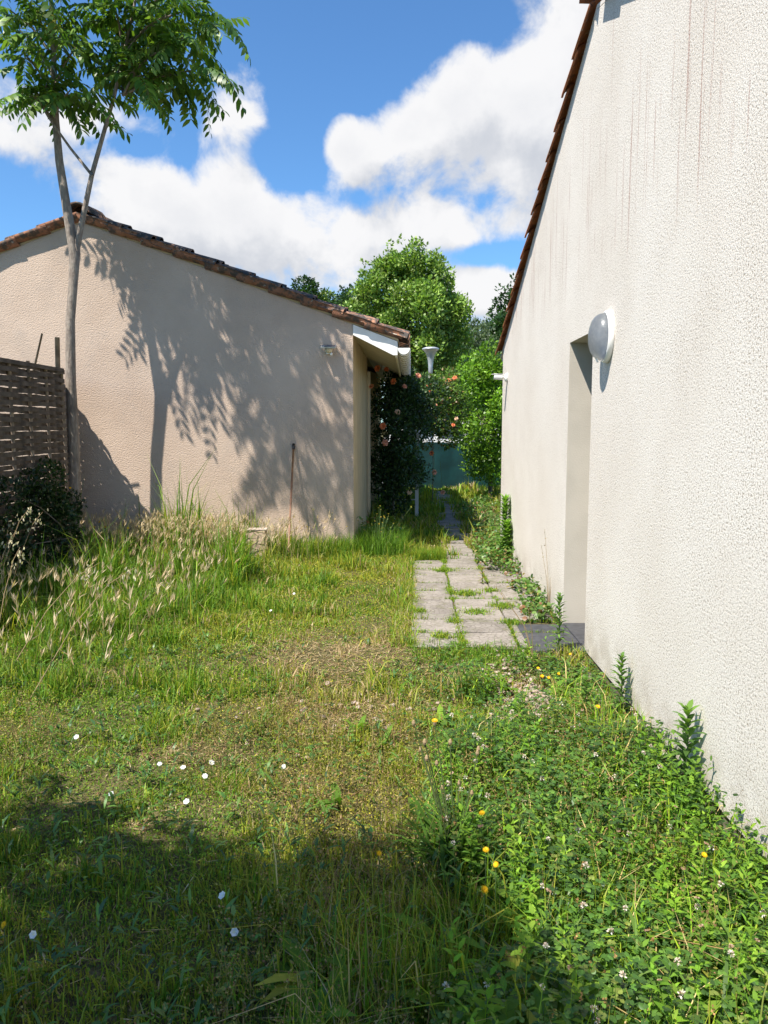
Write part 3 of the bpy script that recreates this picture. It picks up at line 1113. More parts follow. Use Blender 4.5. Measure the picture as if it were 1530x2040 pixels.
def free_of_house(x, y, m=0.0):
    ok = (x < wall_x(y) - 0.01 + m) | (y > 9.6)
    ok &= ~((y > LY - 0.015) & (x < LXR + 0.01) & (y < BACKY))
    ok &= ~((np.abs(x - BX - (BY - y) * 0.1) < 0.10) & (y > 8.35) & (y < BY + 0.12))
    return ok


def on_paving(x, y):
    rag = 0.11 * sstep(patch(x * 0 + 3, y, 4.2), 0.4, 0.9)
    r = (x > 0.02 + rag) & (x < 1.14) & (y > 5.22 + 0.10 * sstep(patch(x, y * 0 + 2, 5), 0.4, 0.9)) & (y < 8.85 - rag)
    r |= (y > 8.9) & (y < 19) & (x > 0.43 + (y - 9) * 0.016 + rag) & (x < 0.78 + (y - 9) * 0.016 - rag) & (patch(x, y, 4.7) < 0.72)
    r |= (x > 0.80) & (y > 5.12) & (y < 5.85)
    return r


def in_joint(x, y):
    j = np.zeros_like(x, bool)
    for q in XS[:3]:
        j |= np.abs(x - q) < 0.02
    for q in ROWS:
        j |= np.abs(y - q) < 0.014
    return j


def scatter(n, x0, x1, y0, y1):
    return RNG.uniform(x0, x1, n), RNG.uniform(y0, y1, n)


def xyz(x, y, dz=0.0):
    return np.stack([x, y, gz(x, y) + dz], 1)


def clover_zone(x, y):
    """dense clover and weeds along the stucco wall and in the right foreground"""
    edge = 0.05 + 0.24 * np.maximum(0, y - 2.6) + (patch(x, y, 2.2) - 0.5) * 0.8
    return sstep(x - edge, -0.12, 0.22) * (1 - sstep(y, 4.6, 5.1))


def dry_zone(x, y):
    d1 = np.exp(-(((x + 0.45) / 0.60) ** 2 + ((y - 5.0) / 0.5) ** 2)) * 1.15
    d2 = np.exp(-(((x + 0.35) / 0.42) ** 2 + ((y - 4.1) / 0.30) ** 2)) * 0.8
    d3 = np.exp(-(((x + 1.1) / 0.25) ** 2 + ((y - 3.65) / 0.2) ** 2)) * 0.8
    d4 = np.exp(-(((x - 0.72) / 0.18) ** 2 + ((y - 4.3) / 0.42) ** 2)) * 1.5
    return np.clip(d1 + d2 + d3 + d4 + (patch(x, y, 3.0) - 0.62) * 0.7, 0, 1)


# ------------------------------------------------------------------ lawn
parts = []


def lawn(n, x0, x1, y0, y1, hmul=1.0, wb=0.0022):
    x, y = scatter(n, x0, x1, y0, y1)
    ok = free_of_house(x, y) & ~on_paving(x, y)
    ok &= (np.abs(x + 0.03) < 0.62 * y + 0.6)                   # what any nearby camera could see
    dz_ = dry_zone(x, y)
    cz_ = clover_zone(x, y)
    ok &= RNG.random(n) > np.maximum(dz_ * 0.72, cz_ * 0.55)
    x, y, dz_, cz_ = x[ok], y[ok], dz_[ok], cz_[ok]
    m = len(x)
    left = sstep(-x, 0.4, 2.6) * sstep(y, 3.0, 7.5)
    pt = patch(x, y, 2.4)
    h = (0.022 + 0.07 * pt ** 2 + 0.16 * left * (0.4 + pt) + 0.035 * sstep(3.2 - y, 0, 1.2)) * (1 - 0.5 * dz_) * hmul
    h *= RNG.lognormal(0, 0.42, m) * (0.6 + 1.1 * sstep(patch(x, y, 5.5), 0.45, 0.85))
    g = pick(GREEN, [4, 3, 2, 1.6], m)
    ol = pick(OLIVE, [3, 2, 2], m)
    sw = pick(STRAW, [3, 2, 2], m)
    u = RNG.random(m)
    p_ol = 0.30 + 0.40 * (patch(x, y, 1.1) > 0.5) - 0.2 * left + 0.1 * (y < 4)
    p_sw = 0.04 + 0.85 * dz_ + 0.34 * sstep(patch(x, y, 1.9), 0.45, 0.85) * (1 - 0.4 * cz_) * (1 - 0.6 * left)
    C = np.where((u < p_sw)[:, None], sw, np.where((RNG.random(m) < p_ol)[:, None], ol, g))
    dry = u < p_sw
    return blades(xyz(x, y, -0.01), np.where(dry, h * 0.8, h), wb * RNG.uniform(0.6, 1.5, m) * (1 + 0.12 * y), C, 0.55 + 0.0 * h.mean())


parts.append(lawn(95000, -2.6, 1.3, 1.2, 3.6, 1.0, 0.0018))
parts.append(lawn(105000, -4.6, 1.3, 3.6, 6.2, 1.0, 0.0021))
parts.append(lawn(110000, -6.2, 0.9, 6.2, 9.28, 1.05, 0.0024))
parts.append(lawn(26000, -0.68, 1.25, 9.2, 14, 1.7, 0.003))
parts.append(lawn(26000, -0.68, 4.0, 14, 21, 2.0, 0.004))


def strip(n, x0, x1, y0, y1, h0, h1, cols, wts, lean=0.4, wb=0.0028):
    x, y = scatter(n, x0, x1, y0, y1)
    ok = free_of_house(x, y)
    x, y = x[ok], y[ok]
    m = len(x)
    return blades(xyz(x, y, -0.01), RNG.uniform(h0, h1, m), wb * RNG.uniform(0.6, 1.4, m), pick(cols, wts, m), lean)


# weeds standing along the foot of the walls and the path edge
parts.append(strip(9000, -4.5, -0.69, 8.85, 9.27, 0.12, 0.34, GREEN + OLIVE, [3, 3, 2, 2, 1, 1, 1]))
parts.append(strip(2600, -0.75, -0.05, 9.0, 10.2, 0.12, 0.42, GREEN, [3, 3, 3, 1]))
parts.append(strip(3000, -0.14, 0.05, 5.2, 8.9, 0.03, 0.13, GREEN + OLIVE + STRAW, [2, 2, 1, 2, 3, 3, 1, 1, 1, 1], 0.9))
parts.append(strip(1000, 0.0, 0.85, 4.9, 5.30, 0.02, 0.11, GREEN, [3, 3, 3, 1], 0.9))
parts.append(strip(2200, 0.02, 0.4, 8.75, 9.1, 0.06, 0.2, GREEN + OLIVE, [3, 3, 1, 2, 2, 2, 1]))
# tufts in the paving joints
n = 60000
x, y = scatter(n, 0.0, 1.14, 5.2, 8.95)
ok = in_joint(x, y) & (patch(x, y, 4.6) + 0.25 * patch(x, y, 11) > 0.58) | ((np.abs(x - XS[1]) < 0.035) & (patch(x, y, 3.1) > 0.45))
x, y = x[ok][:7000], y[ok][:7000]
parts.append(blades(xyz(x, y, 0.012), RNG.uniform(0.012, 0.05, len(x)), 0.003 * np.ones(len(x)), pick(GREEN + OLIVE, [3, 4, 1, 3, 2, 1, 1], len(x)), 0.9))
for (u, v, r, k) in [(930, 1186, 0.10, 300), (945, 1225, 0.10, 260), (1003, 1212, 0.10, 300), (880, 1272, 0.06, 160), (1018, 1245, 0.07, 160), (905, 1243, 0.05, 130), (885, 1140, 0.09, 260), (975, 1180, 0.07, 150), (835, 1222, 0.06, 150)]:
    c = on_ground(u, v)
    x, y = c.x + RNG.normal(0, r * 0.6, k), c.y + RNG.normal(0, r * 0.5, k)
    parts.append(blades(np.stack([x, y, np.full(k, 0.01)], 1), RNG.uniform(0.015, 0.055, k), 0.0035 * np.ones(k), pick(GREEN + OLIVE, [3, 4, 1, 3, 2, 1, 1], k), 1.0))
OLV = [(c[0] * 1.12, c[1] * 0.97, c[2]) for c in OLIVE]
for (n, x0, x1, y0, y1, sz) in [(85000, -2.4, 1.0, 1.3, 4.0, 0.010), (75000, -3.6, 1.2, 4.0, 7.0, 0.012), (22000, -3.6, 0.0, 7.0, 9.2, 0.014)]:
    x, y = scatter(n, x0, x1, y0, y1)
    ok = free_of_house(x, y) & ~on_paving(x, y) & (np.abs(x + 0.03) < 0.62 * y + 0.6) & (RNG.random(n) < 0.25 + 1.0 * patch(x, y, 2.1)) & (RNG.random(n) > dry_zone(x, y) * 0.85)
    x, y = x[ok], y[ok]
    n = len(x)
    parts.append(quad_cloud(xyz(x, y, 0.0) + np.stack([0 * x, 0 * x, RNG.uniform(0.004, 0.045, n)], 1), rand_dir(n, 0.15), norm(rand_dir(n) * 0.7 + np.array([[0, 0, 1.0]])), sz * RNG.uniform(.7, 1.5, n), sz * 0.32,
                            np.where((patch(x, y, 1.4) + RNG.normal(0, .15, n) > 0.5)[:, None], pick(OLV + [(0.36, 0.30, 0.07), (0.30, 0.2, 0.09)], [3, 2, 2, 1.5, 1.2], n), pick(GREEN, [3, 3, 1, 3], n))))
V, T, C = stack(parts)
lawn_o = obj('grass', np_mesh('grass', V, T, C, M['grass']))
tag(lawn_o, 'uneven lawn of green and sun-dried grass between the houses', 'grass', kind='stuff')

# dead thatch lying flat
n = 70000
x, y = scatter(n, -4, 1.1, 1.4, 8)
ok = free_of_house(x, y) & ~on_paving(x, y) & (RNG.random(n) < 0.09 + dry_zone(x, y) ** 1.1 * 1.6)
x, y = x[ok], y[ok]
az = RNG.random(len(x)) * 2 * np.pi
D = np.stack([np.cos(az), np.sin(az), RNG.normal(0.05, 0.14, len(x))], 1)
V, T, C = quad_cloud(xyz(x, y, 0.008), D, np.tile([[0, 0, 1.0]], (len(x), 1)), RNG.uniform(0.03, 0.10, len(x)), 0.0022, pick(STRAW + [(0.25, 0.12, 0.07)], [3, 3, 2, 2], len(x)))
tag(obj('dry_thatch', np_mesh('dry_thatch', V, T, C, M['dry'])), 'flattened dry grass stems in the worn lawn patches', 'dry grass', kind='stuff')

# ------------------------------------------------------------------ clover and low broad-leaved weeds
parts = []
n = 36000
x, y = scatter(n, -1.5, 1.25, 1.3, 5.2)
pr = clover_zone(x, y) * (0.25 + 0.75 * sstep(patch(x, y, 2.6) + RNG.normal(0, .1, len(x)), 0.25, 0.6)) + 0.14 * (patch(x, y, 2.9) > 0.6)
ok = (RNG.random(n) < pr) & free_of_house(x, y) & ~on_paving(x, y) & (RNG.random(n) > dry_zone(x, y) * 0.75)
x, y = x[ok], y[ok]
n = len(x)
hh = (0.05 + 0.11 * RNG.random(n)) * (0.5 + 0.7 * clover_zone(x, y)) * (0.5 + 1.0 * patch(x, y, 3.3)) * (1 - 0.72 * sstep(y, 3.4, 4.0) * sstep(x, 0.65, 0.95))
cen = xyz(x, y) + np.stack([np.zeros(n), np.zeros(n), hh], 1)
az0 = RNG.random(n) * 6.28
tilt = rand_dir(n) * 0.45 + np.array([[0, 0, 1.0]])
ccol = pick([(0.06, 0.135, 0.022), (0.09, 0.175, 0.026), (0.042, 0.095, 0.02), (0.16, 0.2, 0.04)], [3, 2, 3, 0.7], n) * (0.6 + 0.8 * patch(x, y, 2.8))[:, None]
for k in range(3):
    a = az0 + k * 2.094
    D = np.stack([np.cos(a), np.sin(a), np.full(n, -0.05) + RNG.normal(0, 0.12, n)], 1)
    parts.append(leaf_cloud(cen, D, norm(tilt), RNG.uniform(0.009, 0.018, n), RNG.uniform(0.005, 0.009, n), ccol, 0.1))
# stems
m = n // 2
S0 = xyz(x[:m], y[:m])
parts.append(quad_cloud(S0, cen[:m] - S0, rand_dir(m), np.linalg.norm(cen[:m] - S0, axis=1), 0.0012, ccol[:m] * 1.1))
V, T, C = stack(parts)
tag(obj('clover', np_mesh('clover', V, T, C, M['leaf'])), 'dense green clover carpet along the foot of the stucco wall', 'clover', kind='stuff')

# lance-leaved weeds mixed in
parts = []
n = 11000
x, y = scatter(n, -2.6, 1.25, 1.3, 5.4)
pr = 0.08 + clover_zone(x, y) * 0.6 * sstep(patch(x, y, 3.7), 0.3, 0.6) + 0.05 * sstep(3.2 - y, 0, 1)
ok = (RNG.random(n) < pr) & free_of_house(x, y) & ~on_paving(x, y) & (RNG.random(n) > dry_zone(x, y))
x, y = x[ok], y[ok]
n = len(x)
base = xyz(x, y)
for k in range(6):
    a = RNG.random(n) * 6.28
    D = np.stack([np.cos(a), np.sin(a), RNG.uniform(0.15, 1.5, n)], 1)
    hz = RNG.uniform(0.0, 0.11, n) * (1 - 0.7 * sstep(y, 3.6, 4.2))
    parts.append(leaf_cloud(base + np.stack([0 * hz, 0 * hz, hz], 1), D, np.tile([[0, 0, 1.0]], (n, 1)), RNG.uniform(0.02, 0.075, n), RNG.uniform(0.003, 0.008, n),
                            pick([(0.06, 0.14, 0.03), (0.10, 0.2, 0.035), (0.045, 0.10, 0.035), (0.13, 0.21, 0.05)], [3, 3, 2, 1], n), 0.25))
V, T, C = stack(parts)
tag(obj('broad_weeds', np_mesh('broad_weeds', V, T, C, M['leaf'])), 'low broad-leaved weeds growing through clover and lawn', 'weeds', kind='stuff')

# taller leafy stems rising from the clover, most of them near the wall
parts = []
k = 0
while k < 420:
    xx, yy = random.uniform(-0.1, 1.2), random.uniform(1.5, 4.9)
    nearw = math.exp(-max(0, wall_x(yy) - xx) / 0.35)
    if xx > wall_x(yy) - 0.04 or random.random() > 0.25 + 0.75 * nearw or clover_zone(np.array([xx]), np.array([yy]))[0] < 0.35:
        continue
    if yy > 3.55 and (random.random() < 0.7 or nearw > 0.45):
        continue
    k += 1
    h = random.uniform(0.12, 0.30) * (0.75 if yy > 3.5 else 1.0)
    nl = 16
    b0 = np.array([xx, yy, float(gz(xx, yy))])
    ld = np.array([random.gauss(-0.05, .22), random.gauss(0, .22), 1.0])
    t_ = np.linspace(0.1, 1.0, nl)
    a = np.arange(nl) * 2.4 + random.random() * 6
    P = b0 + ld * h * t_[:, None]
    D = np.stack([np.cos(a), np.sin(a), 0.25 + 0.9 * t_ ** 2], 1)
    cset = random.choice([((0.10, 0.21, 0.025), (0.14, 0.26, 0.03)), ((0.17, 0.27, 0.04), (0.12, 0.21, 0.03)), ((0.07, 0.15, 0.03), (0.10, 0.19, 0.03))])
    lw = random.uniform(0.12, 0.26)
    Ls = random.uniform(0.03, 0.065) * (1.1 - 0.6 * t_)
    parts.append(leaf_cloud(P, D, np.tile([[0, 0, 1.0]], (nl, 1)), Ls, Ls * lw, pick(cset, [1, 1], nl), 0.25))
    parts.append(quad_cloud(b0[None], ld[None], rand_dir(1), np.array([h]), 0.002, pick(cset, [1, 1], 1)))
# big dock and plantain leaves, some yellowed
for k in range(150):
    xx, yy = random.uniform(-0.3, 1.12), (random.uniform(1.5, 4.6) if k < 80 else random.uniform(1.5, 2.8))
    if clover_zone(np.array([xx]), np.array([yy]))[0] < 0.3 and random.random() < 0.7:
        continue
    nl = random.randint(4, 9)
    a = RNG.random(nl) * 6.28
    D = np.stack([np.cos(a), np.sin(a), RNG.uniform(0.4, 1.6, nl)], 1)
    Ls = RNG.uniform(0.07, 0.17, nl) * (1.35 if yy < 2.6 else 1.0)
    parts.append(leaf_cloud(np.tile(np.array([[xx, yy, float(gz(xx, yy))]]), (nl, 1)), D, np.tile([[0, 0, 1.0]], (nl, 1)), Ls, Ls * random.uniform(0.08, 0.17), pick([(0.09, 0.18, 0.03), (0.13, 0.22, 0.035), (0.22, 0.24, 0.05)], [4, 3, 0.5], nl), 0.35))
# brown plantain heads on thin stalks
for k in range(150):
    xx, yy = random.uniform(-0.4, 1.12), random.uniform(1.5, 3.9)
    if xx > wall_x(yy) - 0.05 or clover_zone(np.array([xx]), np.array([yy]))[0] < 0.3:
        continue
    b0 = np.array([xx, yy, float(gz(xx, yy))])
    ld = np.array([random.gauss(0, .25), random.gauss(0, .25), 1.0])
    h = random.uniform(0.12, 0.28)
    parts.append(quad_cloud(b0[None], ld[None], rand_dir(1), np.array([h]), 0.0015, np.array([[0.2, 0.2, 0.07]])))
    hd = rand_dir(10, 0.6)
    tipp = b0 + ld / np.linalg.norm(ld) * h
    parts.append(quad_cloud(tipp[None] + ld[None] * RNG.uniform(-0.012, 0.012, (10, 1)), hd, rand_dir(10), 0.007, 0.003, pick([(0.3, 0.18, 0.1), (0.22, 0.13, 0.07)], [1, 1], 10)))
# long blades among them
n = 5200
x, y = scatter(n, -0.3, 1.22, 1.4, 4.6)
ok = (RNG.random(n) < clover_zone(x, y) * 0.8 * (0.3 + patch(x, y, 3.9))) & free_of_house(x, y)
x, y = x[ok], y[ok]
parts.append(blades(xyz(x, y), RNG.uniform(0.10, 0.27, len(x)), RNG.uniform(0.0016, 0.0036, len(x)), pick(GREEN + STRAW, [3, 4, 1, 4, 1, .6, 1], len(x)), 0.6))
V, T, C = stack(parts)
tag(obj('tall_weeds', np_mesh('tall_weeds', V, T, C, M['weed'])), 'mixed taller weeds and grass rising from clover against the stucco wall', 'weeds', kind='stuff')

# leafy creepers along the far stucco wall and path edge
parts = []
for (x0, x1, y0, y1, k, h0) in [(0.95, 1.16, 6.3, 9.6, 1500, 0.15), (0.75, 1.12, 8.0, 9.8, 1500, 0.26), (0.85, 1.4, 9.6, 14, 2600, 0.35), (-0.65, -0.1, 9.3, 11, 900, 0.3), (0.9, 1.15, 5.9, 6.6, 420, 0.10)]:
    x, y = scatter(k, x0, x1, y0, y1)
    ok = free_of_house(x, y)
    x, y = x[ok], y[ok]
    k = len(x)
    keep = RNG.random(k) < sstep(patch(x, y, 4.3), 0.25, 0.6) + 0.12
    x, y = x[keep], y[keep]
    k = len(x)
    z = RNG.random(k) * h0 * (0.3 + 1.3 * patch(x, y, 3))
    P = np.stack([x, y, z], 1)
    parts.append(leaf_cloud(P, rand_dir(k, 0.4), np.tile([[0, 0, 1.0]], (k, 1)) + RNG.normal(0, .3, (k, 3)), RNG.uniform(0.02, 0.055, k), RNG.uniform(0.010, 0.022, k),
                            pick([(0.10, 0.20, 0.035), (0.14, 0.23, 0.05), (0.06, 0.13, 0.03), (0.26, 0.22, 0.07), (0.25, 0.12, 0.06)], [3, 3, 2, 1.2, 0.7], k), 0.15))
V, T, C = stack(parts)
tag(obj('creeper', np_mesh('creeper', V, T, C, M['leaf'])), 'low leafy creeper between the paving and the stucco wall', 'creeper', kind='stuff')

# airy brown seed stems of the foreground
parts = []
n = 3600
x, y = scatter(n, -2.0, 1.0, 1.5, 4.2)
ok = (patch(x, y, 1.7) > 0.42)
x, y = x[ok], y[ok]
n = len(x)
for k in range(n):
    h = random.uniform(0.10, 0.30)
    b0 = np.array([x[k], y[k], float(gz(x[k], y[k]))])
    ld = np.array([random.gauss(0, .5), random.gauss(0, .5), 1.6])
    ld /= np.linalg.norm(ld)
    t_ = np.linspace(0.35, 1.0, 12)
    P = b0 + ld * h * t_[:, None] + RNG.normal(0, 0.008, (12, 3))
    P = np.vstack([P, b0[None]])
    D = np.vstack([rand_dir(12, 0.3), ld[None]])
    parts.append(quad_cloud(P, D, rand_dir(13), np.append(RNG.uniform(0.006, 0.013, 12), h), np.append(np.full(12, 0.003), 0.0011),
                            pick([(0.26, 0.2, 0.07), (0.2, 0.19, 0.05), (0.24, 0.14, 0.07)], [3, 3, 2], 13)))
V, T, C = stack(parts)
tag(obj('seed_stems', np_mesh('seed_stems', V, T, C, M['dry'])), 'airy brownish seed stems over the shaded foreground lawn', 'weeds', kind='stuff')

# pale barley-like heads in front of the tan gable and along the left
parts = []
spots = []
for k in range(1150):
    spots.append((random.gauss(-2.55, 0.65), random.gauss(8.65, 0.32)))
for k in range(520):
    spots.append((random.uniform(-3.7, -1.7), random.uniform(4.3, 8.0)))
for (xx, yy) in spots:
    if yy > LY - 0.05 or xx > -0.9 or (abs(xx - BX) < 0.16 and yy > 8.1):
        continue
    h = random.uniform(0.22, 0.48) * (1.0 if yy > 7.6 else 0.8)
    b0 = np.array([xx, yy, float(gz(xx, yy))])
    ld = np.array([random.gauss(0.10, .22), random.gauss(0, .22), 1.0])
    ld /= np.linalg.norm(ld)
    tip = b0 + ld * h
    cs = np.array(random.choice([(0.36, 0.30, 0.14), (0.24, 0.24, 0.08), (0.42, 0.34, 0.18)]))
    hd = np.array(random.choice([(0.56, 0.44, 0.27), (0.48, 0.36, 0.22), (0.60, 0.48, 0.33)]))
    P = np.vstack([b0[None], np.repeat(tip[None], 5, 0) + ld[None] * RNG.uniform(-0.01, 0.035, (5, 1))])
    D = np.vstack([ld[None], ld[None] + RNG.normal(0, .22, (5, 3)) + np.array([[0.1, 0, -0.1]])])
    parts.append(quad_cloud(P, D, rand_dir(6), np.append(h, RNG.uniform(0.05, 0.085, 5)), np.append(0.0016, np.full(5, 0.004)), np.vstack([cs[None], np.repeat(hd[None], 5, 0)])))
V, T, C = stack(parts)
tag(obj('barley_grass', np_mesh('barley_grass', V, T, C, M['dry'])), 'pale straw-coloured wild barley before the tan gable', 'dry grass', kind='stuff')


# gravel by the wall
def pebble_mesh(i):
    mb_ = MB()
    prof = [(0.0, -0.4), (0.75, -0.3), (1.0, 0.0), (0.7, 0.42), (0.0, 0.55)]
    mb_.lathe(prof, 7)
    mb_.v = [(x * random.uniform(.8, 1.2), yy * random.uniform(.6, 1.1), z * random.uniform(.8, 1.1)) for x, yy, z in mb_.v]
    return np.array(mb_.v), np.array([t_ for f in mb_.f for t_ in ((f[0], f[1], f[2]), (f[0], f[2], f[3]))])


pebs = [pebble_mesh(i) for i in range(5)]
parts = []
for k in range(900):
    q = random.random()
    if q < 0.80:
        xx, yy = random.gauss(0.72, 0.13), random.gauss(4.3, 0.36)
    elif q < 0.93:
        xx, yy = random.gauss(1.12, 0.05), random.uniform(3.4, 4.9)
    else:
        xx, yy = random.gauss(-0.35, 0.35), random.gauss(4.1, 0.2)
    if xx > wall_x(yy) - 0.02:
        continue
    v, t_ = pebs[k % 5]
    s = random.uniform(0.008, 0.022)
    Rm = np.array(Euler((random.uniform(-.4, .4), random.uniform(-.4, .4), random.uniform(0, 6.28))).to_matrix())
    parts.append(((v * s) @ Rm.T + np.array([xx, yy, float(gz(xx, yy)) + s * 0.35 + random.random() * 0.012]), t_, np.tile(np.array(random.choice([(0.42, 0.32, 0.26), (0.33, 0.26, 0.21), (0.5, 0.4, 0.34)]))[None], (len(v), 1))))
V, T, C = stack(parts)
tag(obj('gravel', np_mesh('gravel', V, T, C, M['dry'])), 'pinkish gravel showing through weeds at the wall foot', 'gravel', kind='stuff')


# ------------------------------------------------------------------ single wild plants and flowers
def disc_flower(r, petals, col, cen, cup=0.2, layers=1):
    P, D, Nn, L, W, C = [], [], [], [], [], []
    for q in range(layers):
        for k in range(petals):
            a = 6.283 * (k + q * 0.5) / petals
            P.append((0, 0, 0.001 * q))
            D.append((math.cos(a), math.sin(a), cup + 0.35 * q))
            Nn.append((0, 0, 1))
            L.append(r * (1 - 0.25 * q))
            W.append(r * (3.2 if petals > 8 else 6.5) / petals * 0.5)
            C.append(col)
    a = leaf_cloud(np.array(P, float), np.array(D), np.array(Nn, float), np.array(L), np.array(W), np.array(C), 0.05, 0.08)
    b = leaf_cloud(np.zeros((6, 3)) + [[0, 0, .001]], np.array([(math.cos(k), math.sin(k), 0.6) for k in range(6)]), np.tile([[0, 0, 1.]], (6, 1)), r * 0.3, r * 0.12, np.tile(np.array(cen)[None], (6, 1)))
    return stack([a, b])


F_YEL = np_mesh('yellow_flower', *disc_flower(0.020, 16, (0.85, 0.48, 0.008), (0.7, 0.3, 0.01), 0.15, 2), M['petal'])
F_WHI = np_mesh('white_flower', *disc_flower(0.021, 6, (0.80, 0.78, 0.78), (0.8, 0.75, 0.5), 0.55, 1), M['petal'])
hp = rand_dir(46, 0.7)
F_CLO = np_mesh('clover_head', *leaf_cloud(hp * 0.004, hp, rand_dir(46), RNG.uniform(0.007, 0.011, 46), 0.0022, pick([(0.72, 0.66, 0.60), (0.62, 0.5, 0.45), (0.45, 0.32, 0.22)], [4, 2, 1], 46), 0.1), M['petal'])

F_CLB = np_mesh('faded_clover_head', *leaf_cloud(hp * 0.004, hp * [[1, 1, -0.6]], rand_dir(46), RNG.uniform(0.006, 0.010, 46), 0.0022, pick([(0.40, 0.27, 0.18), (0.3, 0.19, 0.11), (0.55, 0.42, 0.34)], [3, 2, 1], 46), 0.1), M['petal'])


def stem_mesh(h, bend, r, mat):
    return MB().tube([(0, 0, -0.01), (bend * 0.3, 0, h * 0.5), (bend, 0, h)], [r * 1.2, r, r * 0.8], 5).mesh('stem', mat)


def flower(name, head, u, v, h, label, cat, group, face=None, scale=1.0, gy_=None):
    """the flower head shows at the pixel; its stem stands on the soil below"""
    if gy_ is None:
        p = on_ground(u, v, h - 0.08)
        for _ in range(3):
            p = on_ground(u, v, h + float(gz(p.x, p.y)))
    else:
        p = at_y(u, v, gy_)
    z0 = float(gz(p.x, p.y))
    e = empty(name, (p.x, p.y, z0))
    tag(e, label, cat, group)
    hh_ = p.z - z0
    obj('stem', stem_mesh(hh_, 0.0, 0.0016, M['stem']), e)
    ang = face if face is not None else (R(random.uniform(20, 55)), 0, R(random.uniform(-50, 50)))
    obj('flower_head', head, e, (0, 0, hh_), ang, scale)
    return e


for (u, v) in [(153, 1469), (318, 1523), (365, 1530), (421, 1520), (408, 1547), (566, 1528), (222, 1582), (372, 1598), (444, 1785), (918, 1533), (586, 1183), (540, 1217), (467, 1857), (67, 1862)]:
    flower('bindweed', F_WHI, u, v, random.uniform(0.06, 0.10), ('white bindweed flower open in the sunny part of the lawn' if v < 1560 else 'white bindweed flower in the tree-shaded part of the lawn'), 'flower', ('sunlit white bindweed flowers' if v < 1560 else 'shaded white bindweed flowers'), None, random.uniform(0.55, 0.75))
_g = ('low yellow flower on the gravel patch by the door threshold', 'low yellow flowers on the gravel by the threshold')
_c = ('yellow flower at the left edge of the clover beside the hawkweed stalks', 'yellow flowers beside the hawkweed stalks')
YL = [('single yellow flower on a tall stem above the gravel weeds', None), _g, _g, _g, ('lone yellow flower right at the dark door threshold', None), _c, _c, _c, _c,
      ('yellow flower in deep clover close to the stucco wall', None), ('yellow flower half shaded among airy brown seed stems', None), ('yellow flower alone in the tree-shaded grass', None), _g]
for i, (u, v, h) in enumerate([(1191, 1408, 0.30), (1072, 1331, 0.12), (1093, 1350, 0.10), (1080, 1347, 0.09), (1136, 1303, 0.12), (960, 1620, 0.25), (968, 1693, 0.24), (988, 1722, 0.24), (965, 1772, 0.24), (1403, 1703, 0.26), (755, 1700, 0.18), (8, 1842, 0.15), (1113, 1342, 0.10)]):
    flower('yellow_hawkweed', F_YEL, u, v, h, YL[i][0], 'flower', YL[i][1], None, random.uniform(0.5, 0.72))
for (u, v) in [(93, 1004), (105, 1000), (133, 1052), (152, 1074), (138, 1074), (180, 1052), (188, 1050), (210, 1050), (215, 1076), (228, 1074), (245, 1080), (198, 1040), (60, 1110), (75, 1108), (140, 972), (255, 1052)]:
    flower('yellow_ragwort', F_YEL, u, v, 0.3, 'small yellow flower on a green stem at the tree foot', 'flower', 'small yellow flowers round the tree foot', (R(50), 0, R(random.uniform(-40, 40))), 0.85, random.uniform(7.7, 8.3))
k = 0
while k < 95:
    xx, yy = random.uniform(0.0, 1.15), random.uniform(1.75, 3.9)
    if clover_zone(np.array([xx]), np.array([yy]))[0] < 0.6 or xx > wall_x(yy) - 0.05:
        continue
    z0 = float(gz(xx, yy))
    hh_ = random.uniform(0.13, 0.21)
    e = empty('clover_flower', (xx, yy, z0), (0, 0, random.uniform(0, 6)))
    old = random.random() < 0.3
    tag(e, 'browned fading clover head among the clover leaves' if old else 'small round whitish clover flower above the clover leaves', 'flower', 'faded clover heads' if old else 'white clover flowers')
    obj('stem', stem_mesh(hh_, 0.01, 0.0012, M['stem']), e)
    obj('flower_head', F_CLB if old else F_CLO, e, (0.01, 0, hh_), (random.uniform(-.4, .4), random.uniform(-.4, .4), 0), random.uniform(0.65, 1.0))
    k += 1


def leafy_weed(u, v, vt, label, nleaf=46, L=0.075, W=0.007, wall=None, col=((0.075, 0.15, 0.045), (0.11, 0.20, 0.05)), spread=1.0, name='horseweed', yy=None, grp=None):
    """upright weed: pixel (u,v) is its foot, vt the pixel row of its tip"""
    p = on_ground(u, v, -0.06 if v > 1300 else 0.0) if yy is None else at_y(u, v, yy)
    p.x = min(p.x, wall_x(p.y) - 0.06)
    z0 = float(gz(p.x, p.y))
    tip = at_y(u, vt, p.y)
    h = tip.z - z0
    e = empty(name, (p.x, p.y, z0))
    tag(e, label, 'plant', grp)
    MB().tube([(0, 0, -0.02), (0.006, 0, h * 0.5), (0, 0, h * 0.97)], [0.005, 0.004, 0.002], 6).build('stem', M['stem'], e)
    t_ = np.linspace(0.15, 1.0, nleaf)
    a = np.arange(nleaf) * 2.399
    P = np.stack([0 * t_, 0 * t_, t_ * h * 0.97], 1)
    D = np.stack([np.cos(a), np.sin(a), 0.35 + 0.9 * t_ ** 3 + RNG.normal(0, .15, nleaf)], 1)
    Ls = L * (1.05 - 0.55 * t_ ** 2) * RNG.uniform(.75, 1.2, nleaf) * spread
    Vv, Tt, Cc = leaf_cloud(P, D, np.tile([[0, 0, 1.]], (nleaf, 1)), Ls, W, pick(col, [1] * len(col), nleaf), 0.22)
    obj('foliage', np_mesh('foliage', Vv, Tt, Cc, M['weed']), e)
    return e


